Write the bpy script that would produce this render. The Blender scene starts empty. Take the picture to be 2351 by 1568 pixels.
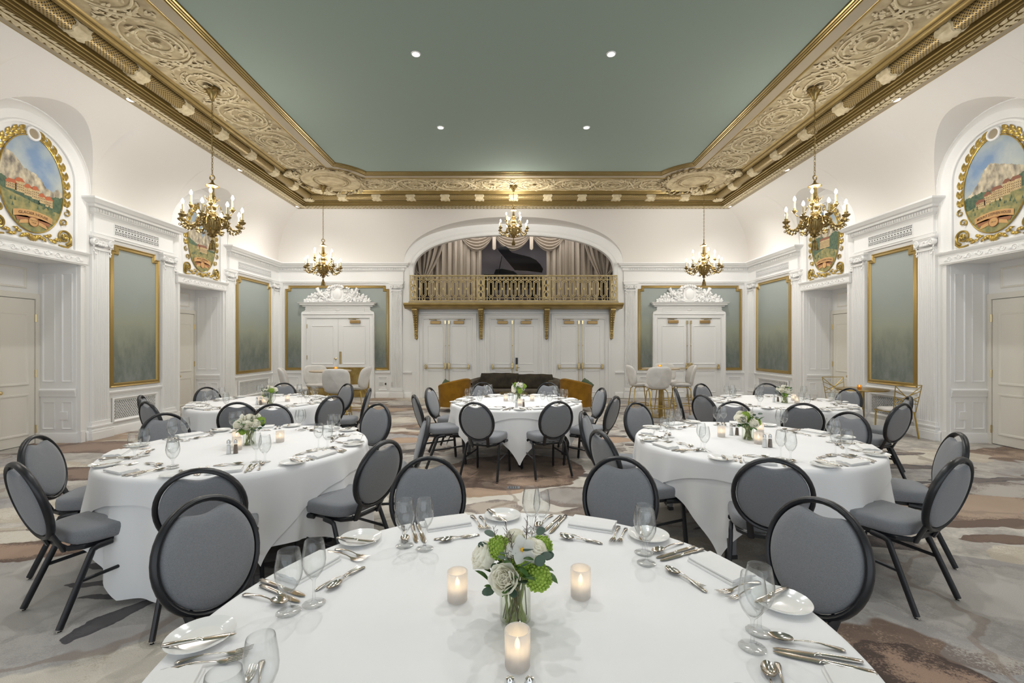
import bpy, math, random
from math import pi, sin, cos, tan, sqrt, radians, atan2, hypot
from mathutils import Matrix, Vector
random.seed(7)
C = bpy.context.scene
COL = C.collection

# ---------------------------------------------------------------- camera, world, exposure
F = 1045.0; CX = 1179.0; HY = 791.0; CAMZ = 1.58      # focal length in px of a 2351 px frame
cd = bpy.data.cameras.new('camera'); cam = bpy.data.objects.new('camera', cd); COL.objects.link(cam)
cam.location = (0, 0, CAMZ); cam.rotation_euler = (pi/2, 0, 0)
cd.sensor_width = 36; cd.lens = F/2351*36
cd.shift_x = (1175.5-CX)/2351; cd.shift_y = (HY-784)/2351
cd.clip_start = 0.05; cd.clip_end = 200
C.camera = cam
w = bpy.data.worlds.new('world'); C.world = w; w.use_nodes = True
w.node_tree.nodes['Background'].inputs[0].default_value = (0.88, 0.94, 1.0, 1)
w.node_tree.nodes['Background'].inputs[1].default_value = 1.45
C.view_settings.view_transform = 'Standard'; C.view_settings.look = 'None'
C.view_settings.gamma = 1; C.view_settings.exposure = 0.04; C.view_settings.use_curve_mapping = False
C.cycles.use_adaptive_sampling = True; C.cycles.adaptive_threshold = 0.035
C.cycles.use_denoising = True
C.cycles.max_bounces = 10; C.cycles.diffuse_bounces = 6; C.cycles.glossy_bounces = 4
C.cycles.transmission_bounces = 6; C.cycles.transparent_max_bounces = 24
C.cycles.caustics_reflective = False; C.cycles.caustics_refractive = False
C.cycles.sample_clamp_indirect = 6.0
RW, RY, FRONT = 7.0, 13.53, -5.0          # half width, rear wall, open end behind the camera

def lamp(name, kind, loc, energy, color, **k):
    l = bpy.data.lights.new(name, kind); l.energy = energy; l.color = color
    for a, b in k.items(): setattr(l, a, b)
    o = bpy.data.objects.new(name, l); o.location = loc; COL.objects.link(o); return o

CH_POS = [(-4.6, 6.95), (4.6, 6.95), (-4.66, 11.14), (4.66, 11.14), (0.0, 11.2)]
lamp('stage_lamp', 'AREA', (0, 13.80, 5.15), 26, (1.0,0.97,0.95), shape='RECTANGLE', size=4.0, size_y=0.15)
DOWN = [(-1.33, 6.2), (1.33, 6.2), (-1.33, 8.3), (1.33, 8.3)]
DOWN_MORE = [(-1.33, 4.1), (1.33, 4.1), (-1.33, 2.0), (1.33, 2.0), (-1.33, -0.1), (1.33, -0.1)]
for x, y in DOWN + DOWN_MORE:
    lamp('downlight_lamp', 'SPOT', (x, y, 5.50), 190 if y > 5 else (150 if y > 3 else 50), (1.0, 0.99, 0.98), spot_size=radians(125), spot_blend=0.9, shadow_soft_size=0.035)
for s_ in (-1, 1):                    # the small lights sunk in the gilded cornice
    for y_, e_ in ((12.15, 185), (9.6, 150), (6.85, 130), (4.2, 70), (1.5, 30)):
        lamp('cornice_lamp', 'SPOT', (s_*5.76, y_, 5.24), e_, (1.0, 0.97, 0.94), spot_size=radians(150), spot_blend=1.0, shadow_soft_size=0.05)
for x, y in CH_POS + [(-4.6, 2.8), (4.6, 2.8)]:
    lamp('chandelier_lamp', 'POINT', (x, y, 4.75 if x == 0 else 3.78), 82 if y > 5 else 40, (1.0, 0.95, 0.88), shadow_soft_size=0.25)

# ---------------------------------------------------------------- mesh helpers
class MB:
    def __init__(s, M=None): s.v = []; s.f = []; s.uv = []; s.has_uv = False; s.M = M
    def add(s, vs, fs, uvs=None):
        b = len(s.v)
        if s.M is not None: vs = [s.M @ Vector(p) for p in vs]
        s.v += [tuple(p) for p in vs]; s.f += [tuple(i+b for i in f) for f in fs]
        if uvs: s.has_uv = True
        s.uv += (uvs if uvs else [(0, 0)]*len(vs))
    def box(s, x0, x1, y0, y1, z0, z1):
        s.add([(x0,y0,z0),(x1,y0,z0),(x1,y1,z0),(x0,y1,z0),(x0,y0,z1),(x1,y0,z1),(x1,y1,z1),(x0,y1,z1)],
              [(3,2,1,0),(4,5,6,7),(0,1,5,4),(1,2,6,5),(2,3,7,6),(3,0,4,7)])
    def prism(s, pts, a0, a1, axis='z'):
        n = len(pts)
        def P(p, a):
            return (p[0],p[1],a) if axis == 'z' else ((p[0],a,p[1]) if axis == 'y' else (a,p[0],p[1]))
        s.add([P(p,a0) for p in pts]+[P(p,a1) for p in pts],
              [tuple(range(n))[::-1], tuple(range(n,2*n))]+[(i,(i+1)%n,n+(i+1)%n,n+i) for i in range(n)])
    def lathe(s, prof, n=24, c=(0,0,0), cap=False):
        vs = []; fs = []
        for r, z in prof:
            for k in range(n):
                a = 2*pi*k/n; vs.append((c[0]+r*cos(a), c[1]+r*sin(a), c[2]+z))
        for i in range(len(prof)-1):
            for k in range(n):
                fs.append((i*n+k, i*n+(k+1)%n, (i+1)*n+(k+1)%n, (i+1)*n+k))
        if cap:
            fs.append(tuple(range(n))[::-1]); m = (len(prof)-1)*n; fs.append(tuple(range(m, m+n)))
        s.add(vs, fs)
    def tube(s, path, r, n=8, closed=False, flat=None, up=(0,0,1), cap=True, uv=False):
        P = [Vector(p) for p in path]; m = len(P); vs = []; fs = []; uvs = []; L = 0
        rr = r if isinstance(r, (list, tuple)) else [r]*m
        up = Vector(up); prevx = None
        for i in range(m):
            if closed: t = P[(i+1)%m]-P[i-1]
            else: t = P[min(i+1,m-1)]-P[max(i-1,0)]
            t.normalize()
            x = up.cross(t)
            if x.length < 1e-3: x = Vector((1,0,0)).cross(t) if prevx is None else prevx - prevx.dot(t)*t
            x.normalize()
            if prevx is not None and x.dot(prevx) < 0 and not closed: pass
            prevx = x; y = t.cross(x)
            if i: L += (P[i]-P[i-1]).length
            for k in range(n):
                a = 2*pi*(k+.5)/n
                q = P[i] + x*cos(a)*rr[i]*(flat[0] if flat else 1) + y*sin(a)*rr[i]*(flat[1] if flat else 1)
                vs.append(q); uvs.append((L, k/n*2*pi*rr[i]))
        for i in range(m if closed else m-1):
            j = (i+1) % m
            for k in range(n): fs.append((i*n+k, i*n+(k+1)%n, j*n+(k+1)%n, j*n+k))
        if cap and not closed:
            fs.append(tuple(range(n))[::-1]); fs.append(tuple(range((m-1)*n, m*n)))
        s.add(vs, fs, uvs if uv else None)
    def ball(s, c, r, n=10, m=6):
        r = r if isinstance(r, (tuple, list)) else (r,r,r)
        vs = [(c[0],c[1],c[2]-r[2])]; fs = []
        for i in range(1, m):
            t = -pi/2+pi*i/m
            for k in range(n):
                a = 2*pi*k/n; vs.append((c[0]+r[0]*cos(t)*cos(a), c[1]+r[1]*cos(t)*sin(a), c[2]+r[2]*sin(t)))
        vs.append((c[0],c[1],c[2]+r[2])); T = len(vs)-1
        for k in range(n):
            fs.append((0, 1+(k+1)%n, 1+k)); fs.append((T, 1+(m-2)*n+k, 1+(m-2)*n+(k+1)%n))
        for i in range(m-2):
            for k in range(n): fs.append((1+i*n+k, 1+i*n+(k+1)%n, 1+(i+1)*n+(k+1)%n, 1+(i+1)*n+k))
        s.add(vs, fs)
    def grid(s, fn, nu, nv, uvf=None, wrap=False):
        vs = [fn(i/nu, j/nv) for j in range(nv+1) for i in range(nu+1)]
        fs = [(j*(nu+1)+i, j*(nu+1)+i+1, (j+1)*(nu+1)+i+1, (j+1)*(nu+1)+i) for j in range(nv) for i in range(nu)]
        s.add(vs, fs, [uvf(i/nu, j/nv) for j in range(nv+1) for i in range(nu+1)] if uvf else None)
    def leaf(s, base, d, nrm, L, W, curl=0.2, seg=5):
        """pointed leaf with a raised keel, from base along d, its face towards nrm"""
        d = Vector(d).normalized(); nrm = Vector(nrm); nrm = (nrm - nrm.dot(d)*d).normalized(); sd = d.cross(nrm)
        b = Vector(base); vs = []; fs = []
        for i in range(seg+1):
            t = i/seg; wd = W*sin(pi*min(1, t*0.92+0.08))**0.8*0.5; z = curl*L*sin(pi*t)
            c = b + d*(L*t) + nrm*z
            vs += [c - sd*wd, c + nrm*(wd*0.35), c + sd*wd, c - nrm*(0.02*L)]
        for i in range(seg):
            for k in range(4): fs.append((i*4+k, i*4+(k+1)%4, (i+1)*4+(k+1)%4, (i+1)*4+k))
        s.add(vs, fs)
    def spiral(s, c, ax, ay, r0, r1, turns, tr, a0=0, n=40, k=6, taper=0.4, lift=0):
        """relief scroll in the plane of ax, ay"""
        ax = Vector(ax); ay = Vector(ay); c = Vector(c); up = ax.cross(ay); P = []; R = []
        for i in range(n+1):
            t = i/n; r = r0+(r1-r0)*t; a = a0+turns*2*pi*t
            P.append(c+ax*cos(a)*r+ay*sin(a)*r+up*lift); R.append(tr*(1-(1-taper)*t))
        s.tube(P, R, k, up=up)
    def build(s, name, m, parent=None, smooth=True, angle=40):
        me = bpy.data.meshes.new(name); me.from_pydata(s.v, [], s.f); me.materials.append(m)
        if s.has_uv:
            uv = me.uv_layers.new(name='UVMap'); li = [0]*len(me.loops); me.loops.foreach_get('vertex_index', li)
            flat = []
            for i in li: flat += s.uv[i]
            uv.data.foreach_set('uv', flat)
        if smooth:
            me.polygons.foreach_set('use_smooth', [True]*len(me.polygons))
            try: me.set_sharp_from_angle(angle=radians(angle))
            except Exception: pass
        me.update()
        o = bpy.data.objects.new(name, me); COL.objects.link(o)
        if parent is not None: o.parent = parent
        return o

def bevel(o, wd=0.01, seg=2):
    b = o.modifiers.new('bevel', 'BEVEL'); b.width = wd; b.segments = seg; b.limit_method = 'ANGLE'; b.angle_limit = radians(35); return o
def thing(name, label, cat, loc=(0,0,0), rz=0, group=None):
    o = bpy.data.objects.new(name, None); COL.objects.link(o); o.location = loc; o.rotation_euler = (0,0,rz)
    o.empty_display_size = 0.1; o['label'] = label; o['category'] = cat
    if group: o['group'] = group
    return o
def tag(o, label, cat, group=None, kind=None):
    o['label'] = label; o['category'] = cat
    if group: o['group'] = group
    if kind: o['kind'] = kind
    return o
def struct(mb, name, m, parent=None, **k):
    o = mb.build(name, m, parent, **k)
    if parent is None: o['kind'] = 'structure'
    return o
KIDS = {}
def dup(root, loc, rz=None, label=None, group=None):
    """a copy of a thing with copies of its parts and sub-parts (no bpy.ops)"""
    def cp(o, par):
        c = o.copy(); COL.objects.link(c)
        if par is not None: c.parent = par
        for ch in KIDS.get(o.name, ()): cp(ch, c)
        return c
    c = cp(root, None); c.location = loc
    if rz is not None: c.rotation_euler = (0,0,rz)
    if label: c['label'] = label
    if group: c['group'] = group
    return c
def index_kids(root):
    def walk(o):
        KIDS[o.name] = [x for x in COL.objects if x.parent == o]
        for x in KIDS[o.name]: walk(x)
    walk(root)
def frame_dir(d):
    return atan2(d[1], d[0])

# ---------------------------------------------------------------- materials
MATS = {}
def mat(name, col, rough=0.5, metal=0.0, spec=0.5, var=None, scale=8, bump=0, bscale=30, sheen=0, coat=0, coords='Object', stretch=None):
    m = bpy.data.materials.new(name); m.use_nodes = True; nt = m.node_tree; b = nt.nodes['Principled BSDF']
    b.inputs['Base Color'].default_value = (*col, 1); b.inputs['Roughness'].default_value = rough
    b.inputs['Metallic'].default_value = metal; b.inputs['Specular IOR Level'].default_value = spec
    if sheen: b.inputs['Sheen Weight'].default_value = sheen
    if coat: b.inputs['Coat Weight'].default_value = coat
    if var or bump:
        tc = nt.nodes.new('ShaderNodeTexCoord'); src = tc.outputs[coords]
        if stretch:
            mp = nt.nodes.new('ShaderNodeMapping'); mp.inputs['Scale'].default_value = stretch
            nt.links.new(src, mp.inputs[0]); src = mp.outputs[0]
    if var:
        n = nt.nodes.new('ShaderNodeTexNoise'); n.inputs['Scale'].default_value = scale; n.inputs['Detail'].default_value = 5
        r = nt.nodes.new('ShaderNodeValToRGB'); r.color_ramp.elements[0].position = 0.32; r.color_ramp.elements[1].position = 0.68
        r.color_ramp.elements[0].color = (*var, 1); r.color_ramp.elements[1].color = (*col, 1)
        nt.links.new(src, n.inputs[0]); nt.links.new(n.outputs[0], r.inputs[0]); nt.links.new(r.outputs[0], b.inputs['Base Color'])
    if bump:
        n2 = nt.nodes.new('ShaderNodeTexNoise'); n2.inputs['Scale'].default_value = bscale; n2.inputs['Detail'].default_value = 4
        bp = nt.nodes.new('ShaderNodeBump'); bp.inputs['Strength'].default_value = bump; bp.inputs['Distance'].default_value = 0.01
        nt.links.new(src, n2.inputs[0]); nt.links.new(n2.outputs[0], bp.inputs['Height']); nt.links.new(bp.outputs[0], b.inputs['Normal'])
    return m
def emit(name, col, s):
    m = bpy.data.materials.new(name); m.use_nodes = True; nt = m.node_tree; nt.nodes.clear()
    e = nt.nodes.new('ShaderNodeEmission'); e.inputs[0].default_value = (*col,1); e.inputs[1].default_value = s
    o = nt.nodes.new('ShaderNodeOutputMaterial'); nt.links.new(e.outputs[0], o.inputs[0]); return m
def thin_glass(name, tint=(1,1,1), refl=1.0, rough=0.0, extra=0.0):
    m = bpy.data.materials.new(name); m.use_nodes = True; nt = m.node_tree; nt.nodes.clear(); N = nt.nodes.new; L = nt.links.new
    t = N('ShaderNodeBsdfTransparent'); tm = N('ShaderNodeMix'); tm.data_type = 'RGBA'; tm.inputs[6].default_value = (*tint,1); tm.inputs[7].default_value = tuple(c*0.74 for c in tint)+(1,)
    L(tm.outputs[2], t.inputs[0])
    g = N('ShaderNodeBsdfGlossy'); g.inputs['Roughness'].default_value = rough
    lw = N('ShaderNodeLayerWeight'); lw.inputs['Blend'].default_value = 0.5; pw = N('ShaderNodeMath'); pw.operation = 'POWER'; pw.inputs[1].default_value = 3.0; L(lw.outputs['Facing'], pw.inputs[0])
    mm = N('ShaderNodeMath'); mm.operation = 'MULTIPLY_ADD'; mm.inputs[1].default_value = refl; mm.inputs[2].default_value = extra; mm.use_clamp = True
    L(pw.outputs[0], mm.inputs[0]); p2 = N('ShaderNodeMath'); p2.operation = 'POWER'; p2.inputs[1].default_value = 5.0; L(lw.outputs['Facing'], p2.inputs[0]); L(p2.outputs[0], tm.inputs['Factor']); mx = N('ShaderNodeMixShader'); L(mm.outputs[0], mx.inputs[0]); L(t.outputs[0], mx.inputs[1]); L(g.outputs[0], mx.inputs[2])
    o = N('ShaderNodeOutputMaterial'); L(mx.outputs[0], o.inputs[0]); return m
def frosted(name, col, tr=0.35):
    m = bpy.data.materials.new(name); m.use_nodes = True; nt = m.node_tree; nt.nodes.clear(); N = nt.nodes.new; L = nt.links.new
    d = N('ShaderNodeBsdfTranslucent'); d.inputs[0].default_value = (*col,1)
    p = N('ShaderNodeBsdfPrincipled'); p.inputs['Base Color'].default_value = (*col,1); p.inputs['Roughness'].default_value = 0.35
    t = N('ShaderNodeBsdfTransparent'); t.inputs[0].default_value = (*col,1)
    a = N('ShaderNodeMixShader'); a.inputs[0].default_value = 0.45; L(d.outputs[0], a.inputs[1]); L(p.outputs[0], a.inputs[2])
    b = N('ShaderNodeMixShader'); b.inputs[0].default_value = tr; L(a.outputs[0], b.inputs[1]); L(t.outputs[0], b.inputs[2])
    o = N('ShaderNodeOutputMaterial'); L(b.outputs[0], o.inputs[0]); return m

M = {}
M['white'] = mat('white_paint', (0.84,0.84,0.835), 0.42)
M['panel_white'] = mat('panel_white_paint', (0.83,0.835,0.84), 0.42)
M['cove'] = mat('cove_plaster', (0.78,0.755,0.72), 0.8)
M['door_cream'] = mat('door_cream_paint', (0.78,0.755,0.69), 0.42)
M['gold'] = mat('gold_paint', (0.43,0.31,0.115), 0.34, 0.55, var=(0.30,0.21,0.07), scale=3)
M['gold_shade'] = mat('gold_painted_shade', (0.17,0.115,0.035), 0.4, 0.5)  # painted shade: darkens the moulding risers to read as crevice shadow
M['gold_frame'] = mat('gold_frame_paint', (0.42,0.30,0.11), 0.32, 0.6)
M['gold_leaf'] = mat('gold_leaf', (0.46,0.33,0.08), 0.3, 0.6, var=(0.30,0.2,0.05), scale=14)
M['taupe'] = mat('taupe_paint', (0.33,0.275,0.19), 0.6)
M['rail_gold'] = mat('pale_gold_paint', (0.62,0.52,0.31), 0.4, 0.1, var=(0.45,0.34,0.14), scale=9)
M['frieze'] = mat('frieze_plaster', (0.50,0.415,0.25), 0.7, var=(0.31,0.24,0.135), scale=6, bump=0.5, bscale=22)
M['cream_relief'] = mat('cream_relief', (0.66,0.57,0.38), 0.6, var=(0.50,0.41,0.25), scale=14, bump=0.3, bscale=45)
M['green'] = mat('ceiling_green_paint', (0.275,0.335,0.295), 0.8, spec=0.15)
M['brass'] = mat('brass', (0.74,0.60,0.33), 0.2, 1.0)
M['bronze'] = mat('chandelier_bronze', (0.42,0.31,0.13), 0.3, 0.9, var=(0.2,0.14,0.05), scale=25)
M['brass_plate'] = mat('brass_plate', (0.50,0.37,0.14), 0.30, 0.9, var=(0.28,0.19,0.06), scale=5)
M['closer_brass'] = mat('dull_brass', (0.42,0.28,0.12), 0.4, 0.7)
M['black_metal'] = mat('black_metal', (0.013,0.014,0.017), 0.33, 0.0, spec=0.45)
M['lacquer'] = mat('black_lacquer', (0.004,0.004,0.005), 0.12, 0.0, spec=0.2)
M['dark'] = mat('dark_void', (0.02,0.018,0.016), 0.8)
M['linen'] = mat('white_linen', (0.85,0.85,0.855), 0.75, bump=0.12, bscale=6, var=(0.83,0.83,0.835), scale=3)
M['napkin'] = mat('napkin_linen', (0.80,0.795,0.785), 0.8, bump=0.1, bscale=40)
M['china'] = mat('white_china', (0.80,0.80,0.78), 0.12)
M['silver'] = mat('silver_plate', (0.62,0.58,0.53), 0.14, 1.0)
M['grey_leg'] = mat('grey_metal', (0.30,0.31,0.33), 0.4, 0.6)
M['chrome'] = mat('chrome', (0.7,0.7,0.7), 0.15, 1.0)
M['salt'] = mat('salt', (0.8,0.8,0.8), 0.8); M['pepper'] = mat('ground_pepper', (0.10,0.07,0.055), 0.9, var=(0.25,0.2,0.16), scale=400)
M['curtain'] = mat('beige_curtain_cloth', (0.38,0.325,0.265), 0.85)
M['stage_wall'] = mat('stage_wall_paint', (0.36,0.31,0.31), 0.8, var=(0.42,0.40,0.44), scale=0.8)
M['mustard'] = mat('mustard_velvet', (0.27,0.13,0.008), 0.8, sheen=0.08, spec=0.2, var=(0.17,0.08,0.004), scale=5)
M['olive'] = mat('olive_velvet', (0.10,0.08,0.055), 0.85, sheen=0.1, spec=0.2, var=(0.05,0.04,0.028), scale=8)
M['olive_dark'] = mat('brown_velvet', (0.016,0.012,0.007), 0.7, sheen=0.06, spec=0.25, var=(0.045,0.035,0.02), scale=6)
M['green_pillow'] = mat('green_pillow_cloth', (0.06,0.085,0.04), 0.8)
M['boucle'] = mat('cream_upholstery', (0.66,0.635,0.60), 0.9, var=(0.56,0.54,0.51), scale=7, bump=0.2, bscale=120)
M['gold_chair'] = mat('gold_chair_metal', (0.50,0.36,0.10), 0.3, 0.85)
M['wood_top'] = mat('brass_wood_top', (0.42,0.33,0.22), 0.35)
def petal(name, col):
    m = mat(name, col, 0.6); nt = m.node_tree; p = nt.nodes['Principled BSDF']; t = nt.nodes.new('ShaderNodeBsdfTranslucent'); t.inputs[0].default_value = (*col,1)
    x = nt.nodes.new('ShaderNodeMixShader'); x.inputs[0].default_value = 0.5; nt.links.new(p.outputs[0], x.inputs[1]); nt.links.new(t.outputs[0], x.inputs[2])
    nt.links.new(x.outputs[0], nt.nodes['Material Output'].inputs[0]); return m
M['rose'] = petal('cream_rose_petal', (0.98,0.965,0.89))
M['white_petal'] = petal('white_petal', (0.88,0.88,0.85))
M['lime'] = mat('lime_bloom', (0.34,0.48,0.07), 0.7, var=(0.2,0.33,0.03), scale=60)
M['leaf'] = mat('green_leaf', (0.075,0.17,0.035), 0.5, var=(0.04,0.10,0.02), scale=30)
M['euca'] = mat('eucalyptus_leaf', (0.075,0.125,0.085), 0.55, var=(0.05,0.085,0.065), scale=30)
M['stem'] = mat('flower_stem', (0.36,0.44,0.17), 0.5, var=(0.20,0.20,0.07), scale=20)
M['twig'] = mat('brown_twig', (0.09,0.06,0.04), 0.7)
M['yolk'] = mat('orchid_heart', (0.8,0.45,0.02), 0.5)
M['wax'] = mat('candle_wax', (0.8,0.72,0.6), 0.5)
M['ivory'] = mat('ivory_candle_sleeve', (0.72,0.60,0.36), 0.5)
M['bulb'] = emit('lit_bulb', (1.0,0.90,0.72), 60)
M['flame'] = emit('candle_flame', (1.0,0.76,0.46), 13)
M['spot'] = emit('lit_downlight', (1.0,0.97,0.92), 16)
M['glass'] = thin_glass('clear_glass', (0.985,0.99,0.99), 0.85, 0.0, 0.05)
M['vase_glass'] = thin_glass('vase_glass', (0.96,0.975,0.94), 0.7, 0.0, 0.025)
M['frost'] = frosted('frosted_glass', (0.88,0.86,0.84), 0.30)
M['amber'] = frosted('amber_glass', (0.92,0.66,0.28), 0.5)
M['plastic_dark'] = mat('dark_plastic', (0.03,0.03,0.032), 0.4)
M['plate_white'] = mat('white_plastic_plate', (0.62,0.62,0.61), 0.4)

def fabric():
    m = mat('grey_chair_fabric', (0.16,0.165,0.175), 0.9, sheen=0.25); nt = m.node_tree; b = nt.nodes['Principled BSDF']
    tc = nt.nodes.new('ShaderNodeTexCoord'); N = nt.nodes.new; L = nt.links.new
    outs = []
    for sc in ((1300,1300,90), (500,500,900)):
        mp = N('ShaderNodeMapping'); mp.inputs['Scale'].default_value = sc; n = N('ShaderNodeTexNoise'); n.inputs['Scale'].default_value = 1.0; n.inputs['Detail'].default_value = 2
        L(tc.outputs['Object'], mp.inputs[0]); L(mp.outputs[0], n.inputs[0]); outs.append(n.outputs[0])
    a = N('ShaderNodeMath'); a.operation = 'ADD'; L(outs[0], a.inputs[0]); L(outs[1], a.inputs[1])
    r = N('ShaderNodeMapRange'); r.inputs[1].default_value = 0.7; r.inputs[2].default_value = 1.3; L(a.outputs[0], r.inputs[0])
    mx = N('ShaderNodeMix'); mx.data_type = 'RGBA'; L(r.outputs[0], mx.inputs['Factor'])
    mx.inputs[6].default_value = (0.125,0.131,0.145,1); mx.inputs[7].default_value = (0.27,0.28,0.30,1)
    L(mx.outputs[2], b.inputs['Base Color']); return m
M['fabric'] = fabric()

def lattice_roll():
    m = mat('gilt_lattice', (0.5,0.38,0.16), 0.4, 0.4); nt = m.node_tree; b = nt.nodes['Principled BSDF']; N = nt.nodes.new; L = nt.links.new
    uv = N('ShaderNodeUVMap'); sp = N('ShaderNodeSeparateXYZ'); L(uv.outputs[0], sp.inputs[0])
    def mth(op, a, b_=None):
        n = N('ShaderNodeMath'); n.operation = op
        for i, q in enumerate((a, b_)):
            if q is None: continue
            if isinstance(q, (int,float)): n.inputs[i].default_value = q
            else: L(q, n.inputs[i])
        return n.outputs[0]
    k = 150.0
    s1 = mth('SINE', mth('MULTIPLY', mth('ADD', sp.outputs[0], sp.outputs[1]), k)); s2 = mth('SINE', mth('MULTIPLY', mth('SUBTRACT', sp.outputs[0], sp.outputs[1]), k))
    h = mth('MULTIPLY', mth('ADD', s1, 1.0), mth('ADD', s2, 1.0))
    r = N('ShaderNodeMapRange'); r.inputs[1].default_value = 1.0; r.inputs[2].default_value = 1.7; L(h, r.inputs[0])
    mx = N('ShaderNodeMix'); mx.data_type = 'RGBA'; L(r.outputs[0], mx.inputs['Factor']); mx.inputs[6].default_value = (0.36,0.26,0.10,1); mx.inputs[7].default_value = (0.05,0.035,0.02,1)
    L(mx.outputs[2], b.inputs['Base Color'])
    bp = N('ShaderNodeBump'); bp.invert = True; bp.inputs['Strength'].default_value = 0.6; bp.inputs['Distance'].default_value = 0.01; L(r.outputs[0], bp.inputs['Height']); L(bp.outputs[0], b.inputs['Normal'])
    return m
M['lattice'] = lattice_roll()

def misty():
    """hazy painted landscape: pale blue-green sky, olive glow low down, dim trees at the foot"""
    m = mat('misty_landscape_paint', (0.3,0.35,0.3), 0.7); nt = m.node_tree; b = nt.nodes['Principled BSDF']; N = nt.nodes.new; L = nt.links.new
    tc = N('ShaderNodeTexCoord'); sp = N('ShaderNodeSeparateXYZ'); L(tc.outputs['Object'], sp.inputs[0])
    mr = N('ShaderNodeMapRange'); mr.inputs[1].default_value = 0.85; mr.inputs[2].default_value = 3.3; L(sp.outputs[2], mr.inputs[0])
    n = N('ShaderNodeTexNoise'); n.inputs['Scale'].default_value = 1.7; n.inputs['Detail'].default_value = 6; L(tc.outputs['Object'], n.inputs[0])
    ad = N('ShaderNodeMath'); ad.operation = 'MULTIPLY_ADD'; ad.inputs[1].default_value = 0.28; L(n.outputs[0], ad.inputs[0])
    sb = N('ShaderNodeMath'); sb.operation = 'SUBTRACT'; sb.inputs[1].default_value = 0.14; L(mr.outputs[0], sb.inputs[0]); L(sb.outputs[0], ad.inputs[2])
    r = N('ShaderNodeValToRGB'); e = r.color_ramp.elements
    e[0].position = 0.0; e[0].color = (0.23,0.255,0.24,1); e[1].position = 1.0; e[1].color = (0.36,0.40,0.385,1)
    for p, c in ((0.14,(0.20,0.225,0.205,1)), (0.30,(0.25,0.27,0.215,1)), (0.45,(0.31,0.335,0.265,1)), (0.62,(0.31,0.35,0.32,1)), (0.8,(0.345,0.385,0.365,1))):
        x = e.new(p); x.color = c
    L(ad.outputs[0], r.inputs[0])
    # dim tree silhouettes standing up from the foot
    mp = N('ShaderNodeMapping'); mp.inputs['Scale'].default_value = (3.2,3.2,1.5); L(tc.outputs['Object'], mp.inputs[0])
    n2 = N('ShaderNodeTexNoise'); n2.inputs['Scale'].default_value = 1.5; n2.inputs['Detail'].default_value = 8; n2.inputs['Roughness'].default_value = 0.7; L(mp.outputs[0], n2.inputs[0])
    q = N('ShaderNodeMapRange'); q.inputs[1].default_value = 0.42; q.inputs[2].default_value = 0.6; L(n2.outputs[0], q.inputs[0])
    hz = N('ShaderNodeMapRange'); hz.inputs[1].default_value = 0.45; hz.inputs[2].default_value = 0.15; L(mr.outputs[0], hz.inputs[0])
    ml = N('ShaderNodeMath'); ml.operation = 'MULTIPLY'; L(q.outputs[0], ml.inputs[0]); L(hz.outputs[0], ml.inputs[1])
    m2 = N('ShaderNodeMath'); m2.operation = 'MULTIPLY'; m2.inputs[1].default_value = 1.0; L(ml.outputs[0], m2.inputs[0])
    mx = N('ShaderNodeMix'); mx.data_type = 'RGBA'; L(m2.outputs[0], mx.inputs['Factor']); L(r.outputs[0], mx.inputs[6]); mx.inputs[7].default_value = (0.14,0.17,0.15,1)
    L(mx.outputs[2], b.inputs['Base Color']); return m
M['misty'] = misty()

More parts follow.
